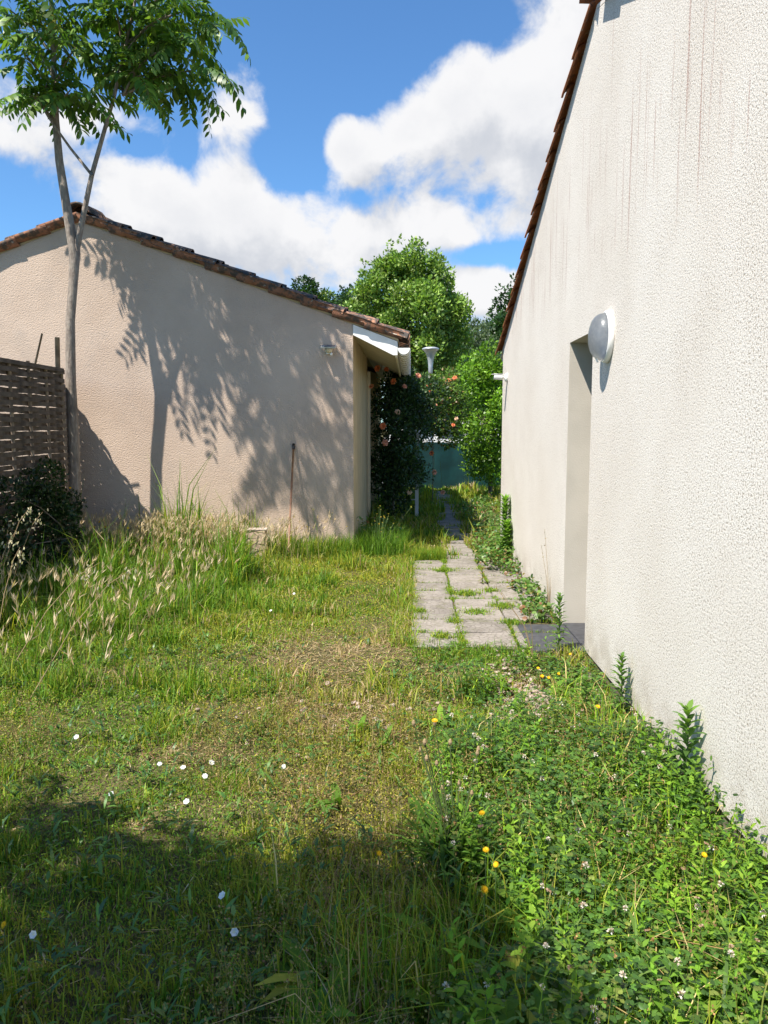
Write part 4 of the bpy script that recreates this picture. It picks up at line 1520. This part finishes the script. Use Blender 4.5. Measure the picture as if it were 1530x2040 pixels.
leafy_weed(1268, 1425, 1303, 'upright narrow-leaved weed against the stucco wall above the bare plinth', 60, 0.085, 0.010)
leafy_weed(1398, 1590, 1408, 'tall broad-tipped weed rising over clover against the stucco wall', 60, 0.11, 0.013)
leafy_weed(1112, 1300, 1182, 'leafy weed growing in front of the dark door threshold', 70, 0.085, 0.009)
leafy_weed(1017, 1120, 990, 'tall bushy weed at the stucco wall beyond the paving', 260, 0.19, 0.012, spread=1.0, col=((0.11, 0.22, 0.04), (0.15, 0.26, 0.06)))
leafy_weed(1030, 1125, 1040, 'shorter bushy weed beside the tall one at the stucco wall', 190, 0.16, 0.012, col=((0.11, 0.22, 0.04), (0.15, 0.26, 0.06)))
leafy_weed(1165, 1440, 1352, 'small leafy weed in the gravel under the yellow flower', 50, 0.07, 0.010)
leafy_weed(960, 1165, 1130, 'low rosette weed on the paving slabs', 26, 0.06, 0.008, col=((0.16, 0.2, 0.05), (0.24, 0.16, 0.06)))

# thin dry stalks beside the door
for i, (uu, vv, tops, lab) in enumerate([(1093, 1215, [(1085, 1055), (1106, 1075), (1078, 1085), (1110, 1110)], 'thin dry branching stalk before the door jamb'),
                                         (1062, 1310, [(985, 1165), (1000, 1180), (1050, 1200)], 'slender dark dead stalks leaning over the paving')]):
    p = on_ground(uu, vv)
    e = empty('dry_stalk', (p.x, p.y, 0))
    tag(e, lab, 'plant')
    for (tu, tv) in tops:
        q = at_y(tu, tv, p.y + random.uniform(-.06, .1)) - e.location
        MB().tube([(0, 0, 0), (q.x * 0.25, q.y * .4, q.z * 0.45), q], [0.0028, 0.002, 0.0011], 5).build('stalk', M['drystem'], e)
        bd = leaf_cloud(np.array([[q.x * s, q.y * s, q.z * s] for s in (0.8, 0.88, 0.95, 1.0)]), rand_dir(4, 0.5), rand_dir(4), 0.016, 0.004, pick([(0.3, 0.24, 0.12)], [1], 4))
        obj('bud', np_mesh('bud', *bd, M['dry']), e)

# hawkweed clump with tall stalks and buds in the foreground
p = on_ground(905, 1690)
e = empty('hawkweed_clump', (p.x, p.y, float(gz(p.x, p.y))))
tag(e, 'dark clump of tall leafless flower stalks with brown buds and one orange flower', 'plant')
for i, (tu, tv, fl) in enumerate([(866, 1440, 1), (838, 1492, 0), (846, 1478, 0), (850, 1510, 0), (897, 1478, 0), (951, 1500, 0), (953, 1492, 0), (870, 1520, 0), (824, 1440, 2), (915, 1560, 0), (880, 1570, 0), (940, 1580, 0)]):
    q = at_y(tu, tv, p.y + random.uniform(-.05, .25)) - e.location
    MB().tube([(random.uniform(-.04, .04), random.uniform(-.04, .04), 0), (q.x * .45, q.y * .4, q.z * 0.5), q], [0.0030, 0.0025, 0.002], 6).build('stalk', M['darkstem'], e)
    if fl == 1:
        obj('flower_head', F_YEL, e, q + Vector((0, 0, 0.008)), (R(12), 0, 0), 0.7)
    MB().lathe([(0.0, -0.016), (0.006, -0.008), (0.0075, 0.0), (0.004, 0.010), (0.0, 0.013)], 8, Matrix.Translation(q)).build('bud', M['drystem'], e)
n = 150
a = RNG.random(n) * 6.28
D = np.stack([np.cos(a), np.sin(a), RNG.uniform(0.8, 3.2, n)], 1)
obj('foliage', np_mesh('foliage', *leaf_cloud(np.stack([RNG.normal(0, .08, n), RNG.normal(0, .08, n), np.zeros(n)], 1), D, np.tile([[0, 0, 1.]], (n, 1)), RNG.uniform(0.14, 0.30, n), RNG.uniform(0.004, 0.010, n),
                                             pick([(0.05, 0.11, 0.02), (0.07, 0.14, 0.025)], [1, 1], n), 0.3), M['weed']), e)

# long blades in the right foreground
BLADES = [(1210, 1990, 1735, 1262, 'arching'), (1430, 2030, 1790, 1470, 'upright'), (1130, 1690, 1545, 1235, 'leaning'), (1290, 1920, 1760, 1240, 'folded'), (1500, 1960, 1690, 1500, 'wide'), (1120, 1900, 1660, 1140, 'narrow')]
for i, (u, v, vt, ut, adj) in enumerate(BLADES):
    p = on_ground(u, min(v, 2030))
    z0 = float(gz(p.x, p.y))
    e = empty('long_grass', (p.x, p.y, z0))
    tag(e, adj + ' long grass tuft with broad blades above the foreground clover', 'grass tuft', 'broad long grass tufts in the foreground clover')
    n = 16
    a = RNG.random(n) * 6.28
    D = np.stack([np.cos(a) * 0.7, np.sin(a) * 0.7, RNG.uniform(0.5, 1.6, n)], 1)
    obj('blade_cluster', np_mesh('blade_cluster', *leaf_cloud(np.stack([RNG.normal(0, .02, n), RNG.normal(0, .02, n), np.zeros(n)], 1), D, np.tile([[0, 0, 1.]], (n, 1)), RNG.uniform(0.14, 0.28, n), RNG.uniform(0.004, 0.0085, n),
                                                             pick([(0.13, 0.23, 0.04), (0.17, 0.27, 0.06), (0.1, 0.19, 0.035)], [1, 1, 1], n), 0.35), M['grass']), e)

# wild oat stalks on the left
SPIKE = [np_mesh('spikelet', *leaf_cloud(np.zeros((3, 3)), np.array([(0.1, 0.12, -1.0), (-0.12, 0, -1.0), (0.1, -0.12, -1.0)]), np.array([(1., 0, 0), (0, 1., 0), (1., 1., 0)]), 0.03, 0.0042, pick([cc], [1], 3), 0.1), M['dry']) for cc in ((0.62, 0.55, 0.38), (0.5, 0.47, 0.3), (0.68, 0.6, 0.46))]
for i, (u, v, ut, vt) in enumerate([(60, 1370, 270, 1130), (20, 1330, 200, 1120), (-20, 1250, 60, 1010), (10, 1230, 85, 1020), (55, 1145, 78, 1040), (-10, 1300, 40, 1090), (-30, 1260, 30, 1060), (5, 1200, 20, 1040)]):
    p = on_ground(u, v)
    z0 = float(gz(p.x, p.y))
    tip = at_y(ut, vt, p.y + 0.25)
    e = empty('wild_oat', (p.x, p.y, z0))
    tag(e, 'tall bleached wild oat stalk with drooping spikelets left of the lawn', 'grass stalk', 'wild oat stalks left of the lawn')
    q = tip - e.location
    MB().tube([(0, 0, 0), (q.x * .4, q.y * .4, q.z * 0.55), (q.x * .75, q.y * .75, q.z * .88), q], [0.003, 0.0026, 0.002, 0.0012], 5).build('stalk', M['drystem'], e)
    for k in range(16):
        t_ = random.uniform(0.70, 1.02)
        pp = Vector((q.x * t_, q.y * t_, q.z * (0.86 + 0.14 * (t_ - .72) / .3))) + Vector((random.gauss(0, .028), random.gauss(0, .028), random.gauss(0, .02)))
        obj('spikelet', SPIKE[k % 3], e, pp, (random.uniform(-.5, .5), random.uniform(-.7, .3), random.uniform(0, 6)), random.uniform(.8, 1.2))

# tall thin weeds at the corner of the tan house
for (u, v, vt, lab) in [(755, 1090, 1010, 'tuft of thin green stems with tiny buds by the tan house corner'), (640, 1098, 1000, 'wispy dark-stemmed weed before the tan gable')]:
    p = at_y(u, v, 9.35 if u > 700 else 9.12)
    e = empty('wispy_weed', (p.x, p.y, 0))
    tag(e, lab, 'plant')
    for k in range(26 if u > 700 else 9):
        q = Vector((random.gauss(0, .16), random.gauss(0, .12), random.uniform(0.25, 0.58)))
        MB().tube([(random.gauss(0, .05), random.gauss(0, .04), -0.01), (q.x * .5, q.y * .5, q.z * .55), q], [0.003, 0.0025, 0.0016], 4).build('stalk', M['stem'], e)
        obj('bud', np_mesh('bud', *leaf_cloud(np.tile(np.array(q)[None], (5, 1)), rand_dir(5, 0.8), rand_dir(5), 0.014, 0.004, pick([(0.55, 0.35, 0.04), (0.2, 0.25, 0.06)], [1, 2], 5)), M['petal']), e)

# ------------------------------------------------------------------ the young tree with pinnate leaves
def frond(L, pairs, leaflet, droop, seed):
    r_ = random.Random(seed)
    pts = []
    for i in range(9):
        t_ = i / 8
        pts.append(Vector((L * (t_ - 0.10 * droop * t_ * t_), r_.uniform(-.01, .01), L * (0.12 * t_ - droop * t_ * t_))))
    P, D, Nn, Ls = [], [], [], []
    for k in range(pairs):
        t_ = 0.14 + 0.84 * k / (pairs - 1)
        f = t_ * 8
        i = min(int(f), 7)
        c_ = pts[i].lerp(pts[i + 1], f - i)
        ax = (pts[i + 1] - pts[i]).normalized()
        for s in (-1, 1):
            P.append(c_)
            D.append(ax * 0.45 + Vector((0, s, 0)) * 0.8 + Vector((0, 0, -0.55 + r_.uniform(-.25, .25))))
            Nn.append((r_.uniform(-.2, .2), -s * 0.35, 1))
            Ls.append(leaflet * (1.0 - 0.45 * abs(t_ - 0.45)) * r_.uniform(.85, 1.12))
    n = len(P)
    a_ = leaf_cloud(np.array([tuple(q) for q in P]), np.array([tuple(q) for q in D]), np.array(Nn), np.array(Ls), np.array(Ls) * 0.175,
                    pick([(0.085, 0.18, 0.022), (0.14, 0.235, 0.03), (0.055, 0.13, 0.02)], [2, 2, 1], n), 0.12)
    # rachis as a thin ribbon
    B = np.array([tuple(q) for q in pts])
    rv = np.vstack([B + [[0, 0.003, 0]], B - [[0, 0.003, 0]]])
    rt = np.array([t3 for i in range(8) for t3 in ((i, i + 1, 10 + i), (i, 10 + i, 9 + i))])
    return stack([a_, (rv, rt, np.tile(np.array([[0.13, 0.15, 0.05]]), (18, 1)))])


FRONDS = [np_mesh('compound_leaf', *frond(0.66, 10, 0.175, 0.42, 1), M['leaf']), np_mesh('compound_leaf', *frond(0.78, 12, 0.18, 0.55, 2), M['leaf']),
          np_mesh('compound_leaf', *frond(0.56, 9, 0.165, 0.35, 3), M['leaf']), np_mesh('compound_leaf', *frond(0.72, 11, 0.17, 0.75, 4), M['leaf']), np_mesh('compound_leaf', *frond(0.44, 8, 0.14, 0.3, 5), M['leaf'])]
TY = 8.57
tb = at_y(150, 1108, TY)
tree = empty('young_tree', (tb.x, TY, 0))
tag(tree, 'slender grey-barked tree with pinnate leaves beside the lath fence', 'tree')


def tp(u, v, dy=0.0):
    return at_y(u, v, TY + dy) - tree.location


trunk_px = [(150, 1125), (149, 1060), (147, 900), (141, 760), (140, 640), (146, 560), (149, 505), (133, 415), (118, 320), (111, 240), (108, 150), (104, 40), (96, -90)]
w_px = [34, 29, 24, 20, 18, 18, 21, 17, 15, 13, 11, 8, 5]
tk = MB().tube([tp(u, v) for u, v in trunk_px], [w / 2 * TY / FPX for w in w_px], 12).build('trunk', M['bark'], tree, True)
br_px = [(149, 535), (157, 475), (168, 420), (183, 348), (205, 270), (228, 190), (248, 100), (268, 10), (280, -90)]
MB().tube([tp(u, v, -0.02 * i) for i, (u, v) in enumerate(br_px)], [w / 2 * TY / FPX for w in [8, 12, 10.5, 9, 8, 7, 6, 5, 3]], 9).build('branch', M['bark'], tree, True)
MB().tube([tp(184, 350, -0.1), tp(140, 295, -0.12), tp(96, 233, -0.14), tp(70, 190, -0.16)], [w / 2 * TY / FPX for w in [6, 5, 4, 2.5]], 7).build('branch', M['bark'], tree, True)
random.seed(21)
tips = []
for (u, v, dy) in [(96, 40, 0), (52, 110, -0.3), (150, 95, -0.2), (112, 175, 0.15), (40, 60, 0.3), (140, 180, -0.3), (60, 190, -0.15), (20, 20, -0.2), (150, 20, 0.2)]:
    tips.append((tp(105, min(240, v + 90)), tp(u, v, dy), 8))
for (u, v, dy) in [(262, 55, 0), (330, 30, -0.3), (300, 110, -0.15), (240, 130, 0.25), (365, 80, -0.35), (385, 140, -0.2), (410, 60, 0.2), (400, 10, 0.1), (330, 150, 0.1), (290, 60, 0.4), (230, 20, -0.3), (350, -20, 0), (280, 150, -0.3)]:
    tips.append((tp(245, min(190, v + 80), -0.1), tp(u, v, dy), 8))
for (x_, y_, z_) in [(-3.9, 8.2, 6.0), (-3.3, 7.9, 6.1), (-2.7, 7.9, 5.9), (-3.5, 7.3, 6.2), (-2.9, 7.2, 6.0), (-3.1, 8.8, 6.3), (-3.3, 6.9, 5.9), (-3.9, 7.5, 5.9), (-3.0, 6.9, 6.4), (-3.7, 6.9, 6.3), (-3.4, 7.0, 6.9), (-2.7, 7.5, 6.8)]:
    src = tp(268, -20, -0.2) if x_ > -3.2 else tp(98, -60)
    tips.append((src, Vector((x_, y_, z_)) - tree.location, 7))
for (s, e_, k) in tips:
    mid = s.lerp(e_, 0.5) + Vector((0, 0, 0.06))
    MB().tube([s, mid, e_], [0.014, 0.011, 0.007], 6).build('twig', M['bark'], tree, True)
    a0 = random.uniform(0, 6.28)
    for j in range(k):
        f = random.choice(FRONDS)
        o = obj('compound_leaf', f, tree, s.lerp(e_, random.uniform(0.75, 1.0)), (R(random.uniform(-25, 25)), R(random.uniform(-38, 28)), a0 + j * 6.283 / k + random.uniform(-.35, .35)), random.uniform(0.72, 1.05))
# yellow-green flower panicle
pc = tp(95, 45, -0.25)
n = 260
P = RNG.normal(0, 1, (n, 3)) * [[0.07, 0.06, 0.06]] + np.array(pc)
obj('blossom', np_mesh('blossom', *quad_cloud(P, rand_dir(n), rand_dir(n), 0.02, 0.007, pick([(0.42, 0.38, 0.08), (0.3, 0.33, 0.08)], [1, 1], n)), M['petal']), tree)


# ------------------------------------------------------------------ crowns
def crown(clumps, n, leaf, cols, wts, shell=0.55, flat=1.0, up=0.2):
    cl = np.array([c_[:3] for c_ in clumps], float)
    rr = np.array([c_[3] for c_ in clumps], float)
    w = rr ** 2.2
    idx = RNG.choice(len(cl), n, p=w / w.sum())
    d = rand_dir(n)
    rad = (shell + (1 - shell) * RNG.random(n)) ** 0.6 * (0.85 + 0.35 * RNG.random(n))
    P = cl[idx] + d * (rr[idx] * rad)[:, None] * np.array([[1, 1, flat]])
    tone = (0.75 + 0.5 * RNG.random(len(cl)))[idx][:, None]
    D = norm(d * 0.7 + rand_dir(n) * 0.9 + np.array([[0, 0, up]]))
    return quad_cloud(P, D, norm(rand_dir(n) + np.array([[0, 0, .8]])), leaf * RNG.uniform(.7, 1.35, n), leaf * RNG.uniform(.22, .38, n), pick(cols, wts, n) * tone)


def clumps_in(c_, r_, n, cr, low=-1.0, seed=0):
    rs = np.random.default_rng(seed)
    out = []
    while len(out) < n:
        p = rs.uniform(-1, 1, 3)
        if np.linalg.norm(p) > 1 or p[2] < low:
            continue
        out.append((c_[0] + p[0] * r_[0], c_[1] + p[1] * r_[1], c_[2] + p[2] * r_[2], cr * rs.uniform(.6, 1.3)))
    return out


def plain_tree(name, base, h, label, cat, cl, n, leaf, cols, wts, tr=0.12, group=None, bark='bark2', top=None, **kw):
    e = empty(name, base)
    tag(e, label, cat, group)
    b_ = Vector(base)
    cl2 = [(c_[0] - b_.x, c_[1] - b_.y, c_[2] - b_.z, c_[3]) for c_ in cl]
    th_ = top if top is not None else h * 0.7
    tkm = MB().tube([(0, 0, -0.2), (tr * .4, 0, th_ * 0.4), (0, tr * .5, th_)], [tr, tr * 0.8, tr * 0.4], 10)
    for c_ in cl2[:10]:
        s = Vector((0, 0, th_ * random.uniform(0.45, 0.9)))
        q = Vector(c_[:3])
        tkm.tube([s, s.lerp(q, .5) + Vector((0, 0, .05 * h)), q], [tr * 0.4, tr * .25, tr * 0.1], 6)
    tkm.build('trunk', M[bark], e, True)
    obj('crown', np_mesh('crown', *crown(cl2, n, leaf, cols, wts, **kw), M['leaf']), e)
    return e


# tree behind the camera, whose crown shades the foreground lawn
sh = []
for (u, v, zc, r_) in [(100, 1900, 4.0, .42), (350, 1960, 4.1, .42), (600, 1960, 4.2, .40), (800, 1940, 4.0, .30), (250, 1760, 4.0, .28), (520, 1800, 4.1, .30), (740, 1790, 4.2, .24),
                       (60, 1700, 3.9, .28), (860, 1760, 4.0, .14), (400, 1690, 4.1, .16), (650, 1690, 4.0, .14), (150, 1600, 4.1, .13), (20, 1620, 4.0, .2), (560, 2300, 4.3, .6), (100, 2300, 4.3, .7), (850, 2250, 4.3, .35), (900, 2010, 4.1, .22), (300, 1640, 4.0, .12), (780, 1660, 4.1, .09), (900, 1880, 4.0, .15), (980, 2000, 4.1, .16), (960, 1800, 4.2, .08), (700, 1880, 4.2, .3), (450, 1880, 4.0, .3), (940, 1700, 4.1, .05), (1000, 1880, 4.0, .07), (1060, 1960, 4.1, .08), (820, 1600, 4.0, .05), (480, 1620, 4.1, .06), (60, 1540, 4.0, .07), (1120, 2040, 4.2, .1)]:
    g_ = on_ground(u, v)
    t_ = zc / (-SUN.z)
    q = g_ - SUN * t_
    sh.append((q.x, q.y, q.z, r_))
plain_tree('shade_tree', (-2.9, -0.9, 0), 5, 'leafy tree behind the viewer shading the near lawn', 'tree', sh, 17000, 0.085, GREEN, [3, 2, 2, 1], 0.1, shell=0.2)

# shrub at the fence foot; the shade there is put into its leaf colours
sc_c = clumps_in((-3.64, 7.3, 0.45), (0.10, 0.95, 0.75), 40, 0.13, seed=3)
plain_tree('shade_toned_shrub', (-3.45, 7.6, 0), 1.0, 'shrub with green leaf colour darkened for shade at the foot of the lath fence', 'shrub', sc_c, 8500, 0.045, [(0.02, 0.045, 0.014), (0.03, 0.06, 0.016)], [1, 1], 0.02, top=0.6)

# climbing rose under the eave
random.seed(5)
rose_c = clumps_in((-0.18, 12.75, 1.2), (0.36, 0.6, 1.15), 52, 0.22, seed=4) + clumps_in((0.12, 13.5, 1.9), (0.42, 0.5, 0.55), 14, 0.24, seed=14)
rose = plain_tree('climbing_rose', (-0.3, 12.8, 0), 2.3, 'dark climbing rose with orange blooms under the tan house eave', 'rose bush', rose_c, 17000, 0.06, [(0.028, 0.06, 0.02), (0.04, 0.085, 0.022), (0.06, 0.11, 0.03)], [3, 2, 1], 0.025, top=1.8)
rose2_c = clumps_in((0.50, 15.4, 1.85), (0.55, 0.4, 0.8), 22, 0.2, seed=6)
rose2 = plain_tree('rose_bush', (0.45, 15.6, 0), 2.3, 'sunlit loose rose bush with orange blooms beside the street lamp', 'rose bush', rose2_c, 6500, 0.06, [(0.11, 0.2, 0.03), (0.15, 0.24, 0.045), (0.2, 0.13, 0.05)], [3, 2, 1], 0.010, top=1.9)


def rose_head(col):
    P, D, Nn, L, W = [], [], [], [], []
    for q in range(4):
        k_ = 6
        for k in range(k_):
            a_ = 6.283 * (k + 0.5 * q) / k_
            P.append((0, 0, 0.0))
            D.append((math.cos(a_), math.sin(a_), 0.15 + 0.55 * q))
            Nn.append((0, 0, 1))
            L.append(0.05 - 0.006 * q)
            W.append(0.024 - 0.003 * q)
    n_ = len(P)
    return np_mesh('rose', *leaf_cloud(np.array(P, float), np.array(D), np.array(Nn, float), np.array(L), np.array(W), np.tile(np.array(col)[None], (n_, 1)), 0.1, 0.12), M['petal'])


RO = [rose_head((0.78, 0.26, 0.12)), rose_head((0.72, 0.34, 0.22)), rose_head((0.75, 0.52, 0.36))]
for (u, v, k, par, yy) in [(752, 734, 0, rose, 12.3), (770, 736, 0, rose, 12.3), (806, 770, 1, rose, 12.5), (833, 749, 1, rose, 13.0), (792, 821, 2, rose, 12.2), (763, 849, 0, rose, 12.1), (767, 882, 1, rose, 12.1), (816, 981, 2, rose, 12.3), (740, 770, 1, rose, 12.2), (784, 760, 0, rose, 12.3),
                           (893, 759, 0, rose2, 15.2), (906, 753, 0, rose2, 15.2), (854, 766, 0, rose2, 15.2), (858, 780, 0, rose2, 15.2), (867, 807, 1, rose2, 15.2), (909, 834, 2, rose2, 15.2), (903, 847, 0, rose2, 15.2), (865, 941, 1, rose2, 15.0), (882, 981, 1, rose2, 14.8), (860, 903, 0, rose2, 15.2), (880, 800, 1, rose2, 15.2)]:
    p = at_y(u, v, yy) - par.location
    obj('rose', RO[k], par, p, (R(random.uniform(50, 90)), 0, R(random.uniform(-30, 30))), random.uniform(0.9, 1.25))
    if v > 890:
        MB().tube([p, Vector((p.x * 0.7, p.y + 0.1, max(0.9, p.z + 0.4)))], 0.004, 5).build('stem', M['stem'], par)

# white trellis post and downpipe by the roses
p = on_ground(826, 1000)
tp_ = empty('trellis', (0.11, 13.35, 0))
tag(tp_, 'narrow white garden trellis half hidden by the climbing rose', 'trellis')
for i in range(2):
    MB().box((-0.03 + i * -0.42, -0.02, 0), (0.03 + i * -0.42, 0.02, 1.45)).build('post', M['white'], tp_)
for i in range(5):
    MB().box((-0.42, 0.021, 0.28 + i * 0.25), (0.0, 0.035, 0.30 + i * 0.25)).build('slat', M['white'], tp_)

# bright green shrub past the corner of the stucco house
hb = clumps_in((1.7, 17.0, 1.75), (0.8, 0.8, 1.4), 46, 0.3, seed=8) + clumps_in((1.55, 16.9, 2.6), (0.35, 0.5, 0.8), 12, 0.26, seed=9)
plain_tree('green_shrub', (1.75, 17.0, 0), 3.2, 'bright green leafy shrub past the corner of the stucco house', 'shrub', hb, 17000, 0.075, [(0.14, 0.28, 0.02), (0.20, 0.35, 0.03), (0.08, 0.17, 0.02)], [3, 3, 2], 0.05)

# teal screen across the end of the passage
ts = empty('garden_screen', (0.9, 19.6, 0))
tag(ts, 'teal green sheet screen across the far end of the path', 'screen')
mb = MB()
nx_, nz_ = 30, 8
vs = [(-1.6 + 4.2 * i / nx_, 0.02 * math.sin(i * 1.1) + 0.015 * math.sin(i * 2.7 + j), 0.02 + 1.16 * j / nz_ + 0.012 * math.sin(i * 0.9)) for i in range(nx_ + 1) for j in range(nz_ + 1)]
vs += [(x, yy + 0.008, z) for x, yy, z in vs]
N_ = (nx_ + 1) * (nz_ + 1)
fs = []
for i in range(nx_):
    for j in range(nz_):
        q = i * (nz_ + 1) + j
        fs += [(q, q + nz_ + 1, q + nz_ + 2, q + 1), (N_ + q, N_ + q + 1, N_ + q + nz_ + 2, N_ + q + nz_ + 1)]
mb.add(vs, fs).build('sheet', M['teal'], ts, True)
for i in range(4):
    MB().tube([(-1.6 + 1.4 * i, 0.06, -0.2), (-1.6 + 1.4 * i, 0.06, 1.22)], 0.025, 8).build('post', M['steel'], ts, True)
MB().tube([(-1.6, 0.05, 1.17), (2.6, 0.05, 1.17)], 0.012, 6).build('wire', M['steel'], ts)

# street lamp
sl2 = at_y(858, 692, 23)
lt = empty('street_lamp', (sl2.x, 23, 0))
tag(lt, 'silver street lamp with funnel-shaped head rising behind the roses', 'street lamp')
zt = sl2.z
MB().tube([(0, 0, 0), (0, 0, zt - 0.75)], [0.07, 0.048], 14).build('pole', M['steel'], lt, True)
MB().lathe([(0.05, zt - 0.80), (0.062, zt - 0.78), (0.065, zt - 0.55), (0.085, zt - 0.36), (0.13, zt - 0.20), (0.20, zt - 0.10), (0.24, zt - 0.07)], 24).build('funnel', M['steel'], lt, True)
MB().lathe([(0.24, zt - 0.07), (0.25, zt - 0.055), (0.245, zt - 0.03), (0.16, zt), (0.0, zt + 0.012)], 24).build('cap', M['steel'], lt, True)

# parked white van beyond
vn = empty('parked_van', (0.6, 26.5, 0))
tag(vn, 'white parked van half hidden behind roses and the teal screen', 'van')
body = [(-2.3, 0.35), (-2.3, 1.0), (-2.15, 1.12), (-1.5, 1.2), (-1.0, 1.78), (2.2, 1.82), (2.3, 1.6), (2.3, 0.35)]
MB().prism(body, -0.85, 0.85).build('body', M['white'], vn)
for (a_, b_) in ((-0.85, 0.15), (0.3, 1.1), (1.25, 2.0)):
    MB().box((a_, -0.862, 1.22), (b_, -0.853, 1.66)).build('window', M['glass'], vn)
for xx in (-1.45, 1.4):
    w = MB().lathe([(0.0, -0.1), (0.2, -0.1), (0.31, -0.09), (0.33, -0.05), (0.33, 0.1), (0.0, 0.1)], 20, Matrix.Translation((xx, -0.80, 0.33)) @ Matrix.Rotation(R(90), 4, 'X')).build('wheel', M['black'], vn, True)
    MB().lathe([(0.0, 0.104), (0.18, 0.103), (0.19, 0.1)], 16, Matrix.Translation((xx, -0.80, 0.33)) @ Matrix.Rotation(R(90), 4, 'X')).build('rim', M['steel'], w)

# ------------------------------------------------------------------ trees beyond
LG = [(0.15, 0.255, 0.04), (0.20, 0.31, 0.055), (0.10, 0.185, 0.035), (0.27, 0.35, 0.09)]
DG = [(0.03, 0.075, 0.018), (0.045, 0.10, 0.022), (0.022, 0.055, 0.016)]
GG = [(0.10, 0.15, 0.07), (0.13, 0.18, 0.09), (0.07, 0.11, 0.05)]


def px_tree(name, label, y_, u, vtop, half_px, vlow, n, leaf, cols, wts, cr, nc, seed, group='trees beyond the gardens', low=-1.0, spikes=0, **kw):
    top_, ctr = at_y(u, vtop, y_), at_y(u, (vtop + vlow) / 2, y_)
    rx = half_px * y_ / FPX
    rz = (top_.z - at_y(u, vlow, y_).z) / 2
    cl = clumps_in((ctr.x, y_, ctr.z), (rx - cr * .6, rx * 0.8, rz - cr * .6), nc, cr, low, seed)
    rs = random.Random(seed)
    for k in range(spikes):
        a_ = rs.uniform(-0.95, 0.95)
        zt_ = ctr.z + rz * math.sqrt(1 - a_ * a_) * rs.uniform(0.88, 1.16)
        for q in range(3):
            cl.append((ctr.x + a_ * rx + rs.uniform(-.1, .1), y_ + rs.uniform(-.5, .5) * rx, zt_ - q * cr * 0.7, cr * (0.24 + 0.17 * q)))
    plain_tree(name, (ctr.x, y_, 0), top_.z, label, 'tree', cl, n, leaf, cols, wts, 0.02 * top_.z + 0.03, group, top=ctr.z, **kw)


px_tree('maple_tree', 'large light green tree rising behind the eave of the tan house', 32, 812, 505, 122, 800, 46000, 0.15, LG, [3, 3, 2, 1.5], 0.56, 84, 31, spikes=34, shell=0.25)
px_tree('willow_tree', 'soft grey-green tree behind the street lamp', 46, 945, 628, 75, 850, 17000, 0.2, GG, [2, 2, 1], 0.9, 34, 32)
px_tree('poplar_tree', 'dark tree at the corner of the stucco roof', 55, 1010, 566, 46, 860, 12000, 0.26, DG, [2, 2, 1], 1.0, 30, 33, spikes=4)
px_tree('dark_tree', 'dense dark green tree below the light green crown', 41, 860, 660, 110, 900, 14000, 0.2, DG, [2, 2, 1], 1.0, 34, 34)
px_tree('pine_tree', 'rounded dark tree just above the tiled ridge line of the tan house', 78, 612, 558, 26, 660, 4000, 0.3, DG, [2, 2, 1], 0.9, 12, 35)
px_tree('pine_tree', 'small olive tree top between two darker ones over the tiles', 80, 648, 572, 22, 680, 3500, 0.3, LG, [1, 1, 3, 0.5], 0.8, 12, 36)
px_tree('pine_tree', 'spiky dark tree top beside the light green tree', 76, 678, 570, 24, 680, 3500, 0.3, DG, [2, 2, 1], 0.7, 12, 37, spikes=5)
px_tree('pine_tree', 'dark tree peeking from behind the left edge of the light green tree', 60, 705, 548, 24, 700, 4500, 0.26, DG, [2, 2, 1], 0.8, 14, 38)
px_tree('willow_tree', 'pale distant tree above the wooded slope', 70, 965, 648, 60, 860, 9000, 0.28, GG, [1, 2, 2], 1.1, 26, 39)
px_tree('hedge_tree', 'dark hedge tree behind the bright green shrub', 28, 1000, 690, 70, 930, 9000, 0.14, DG, [2, 2, 1], 0.6, 34, 40)
px_tree('hedge_tree', 'mid green hedge tree behind the climbing rose', 29, 850, 745, 60, 890, 9000, 0.13, LG, [1, 1, 3, 0.3], 0.5, 26, 41)
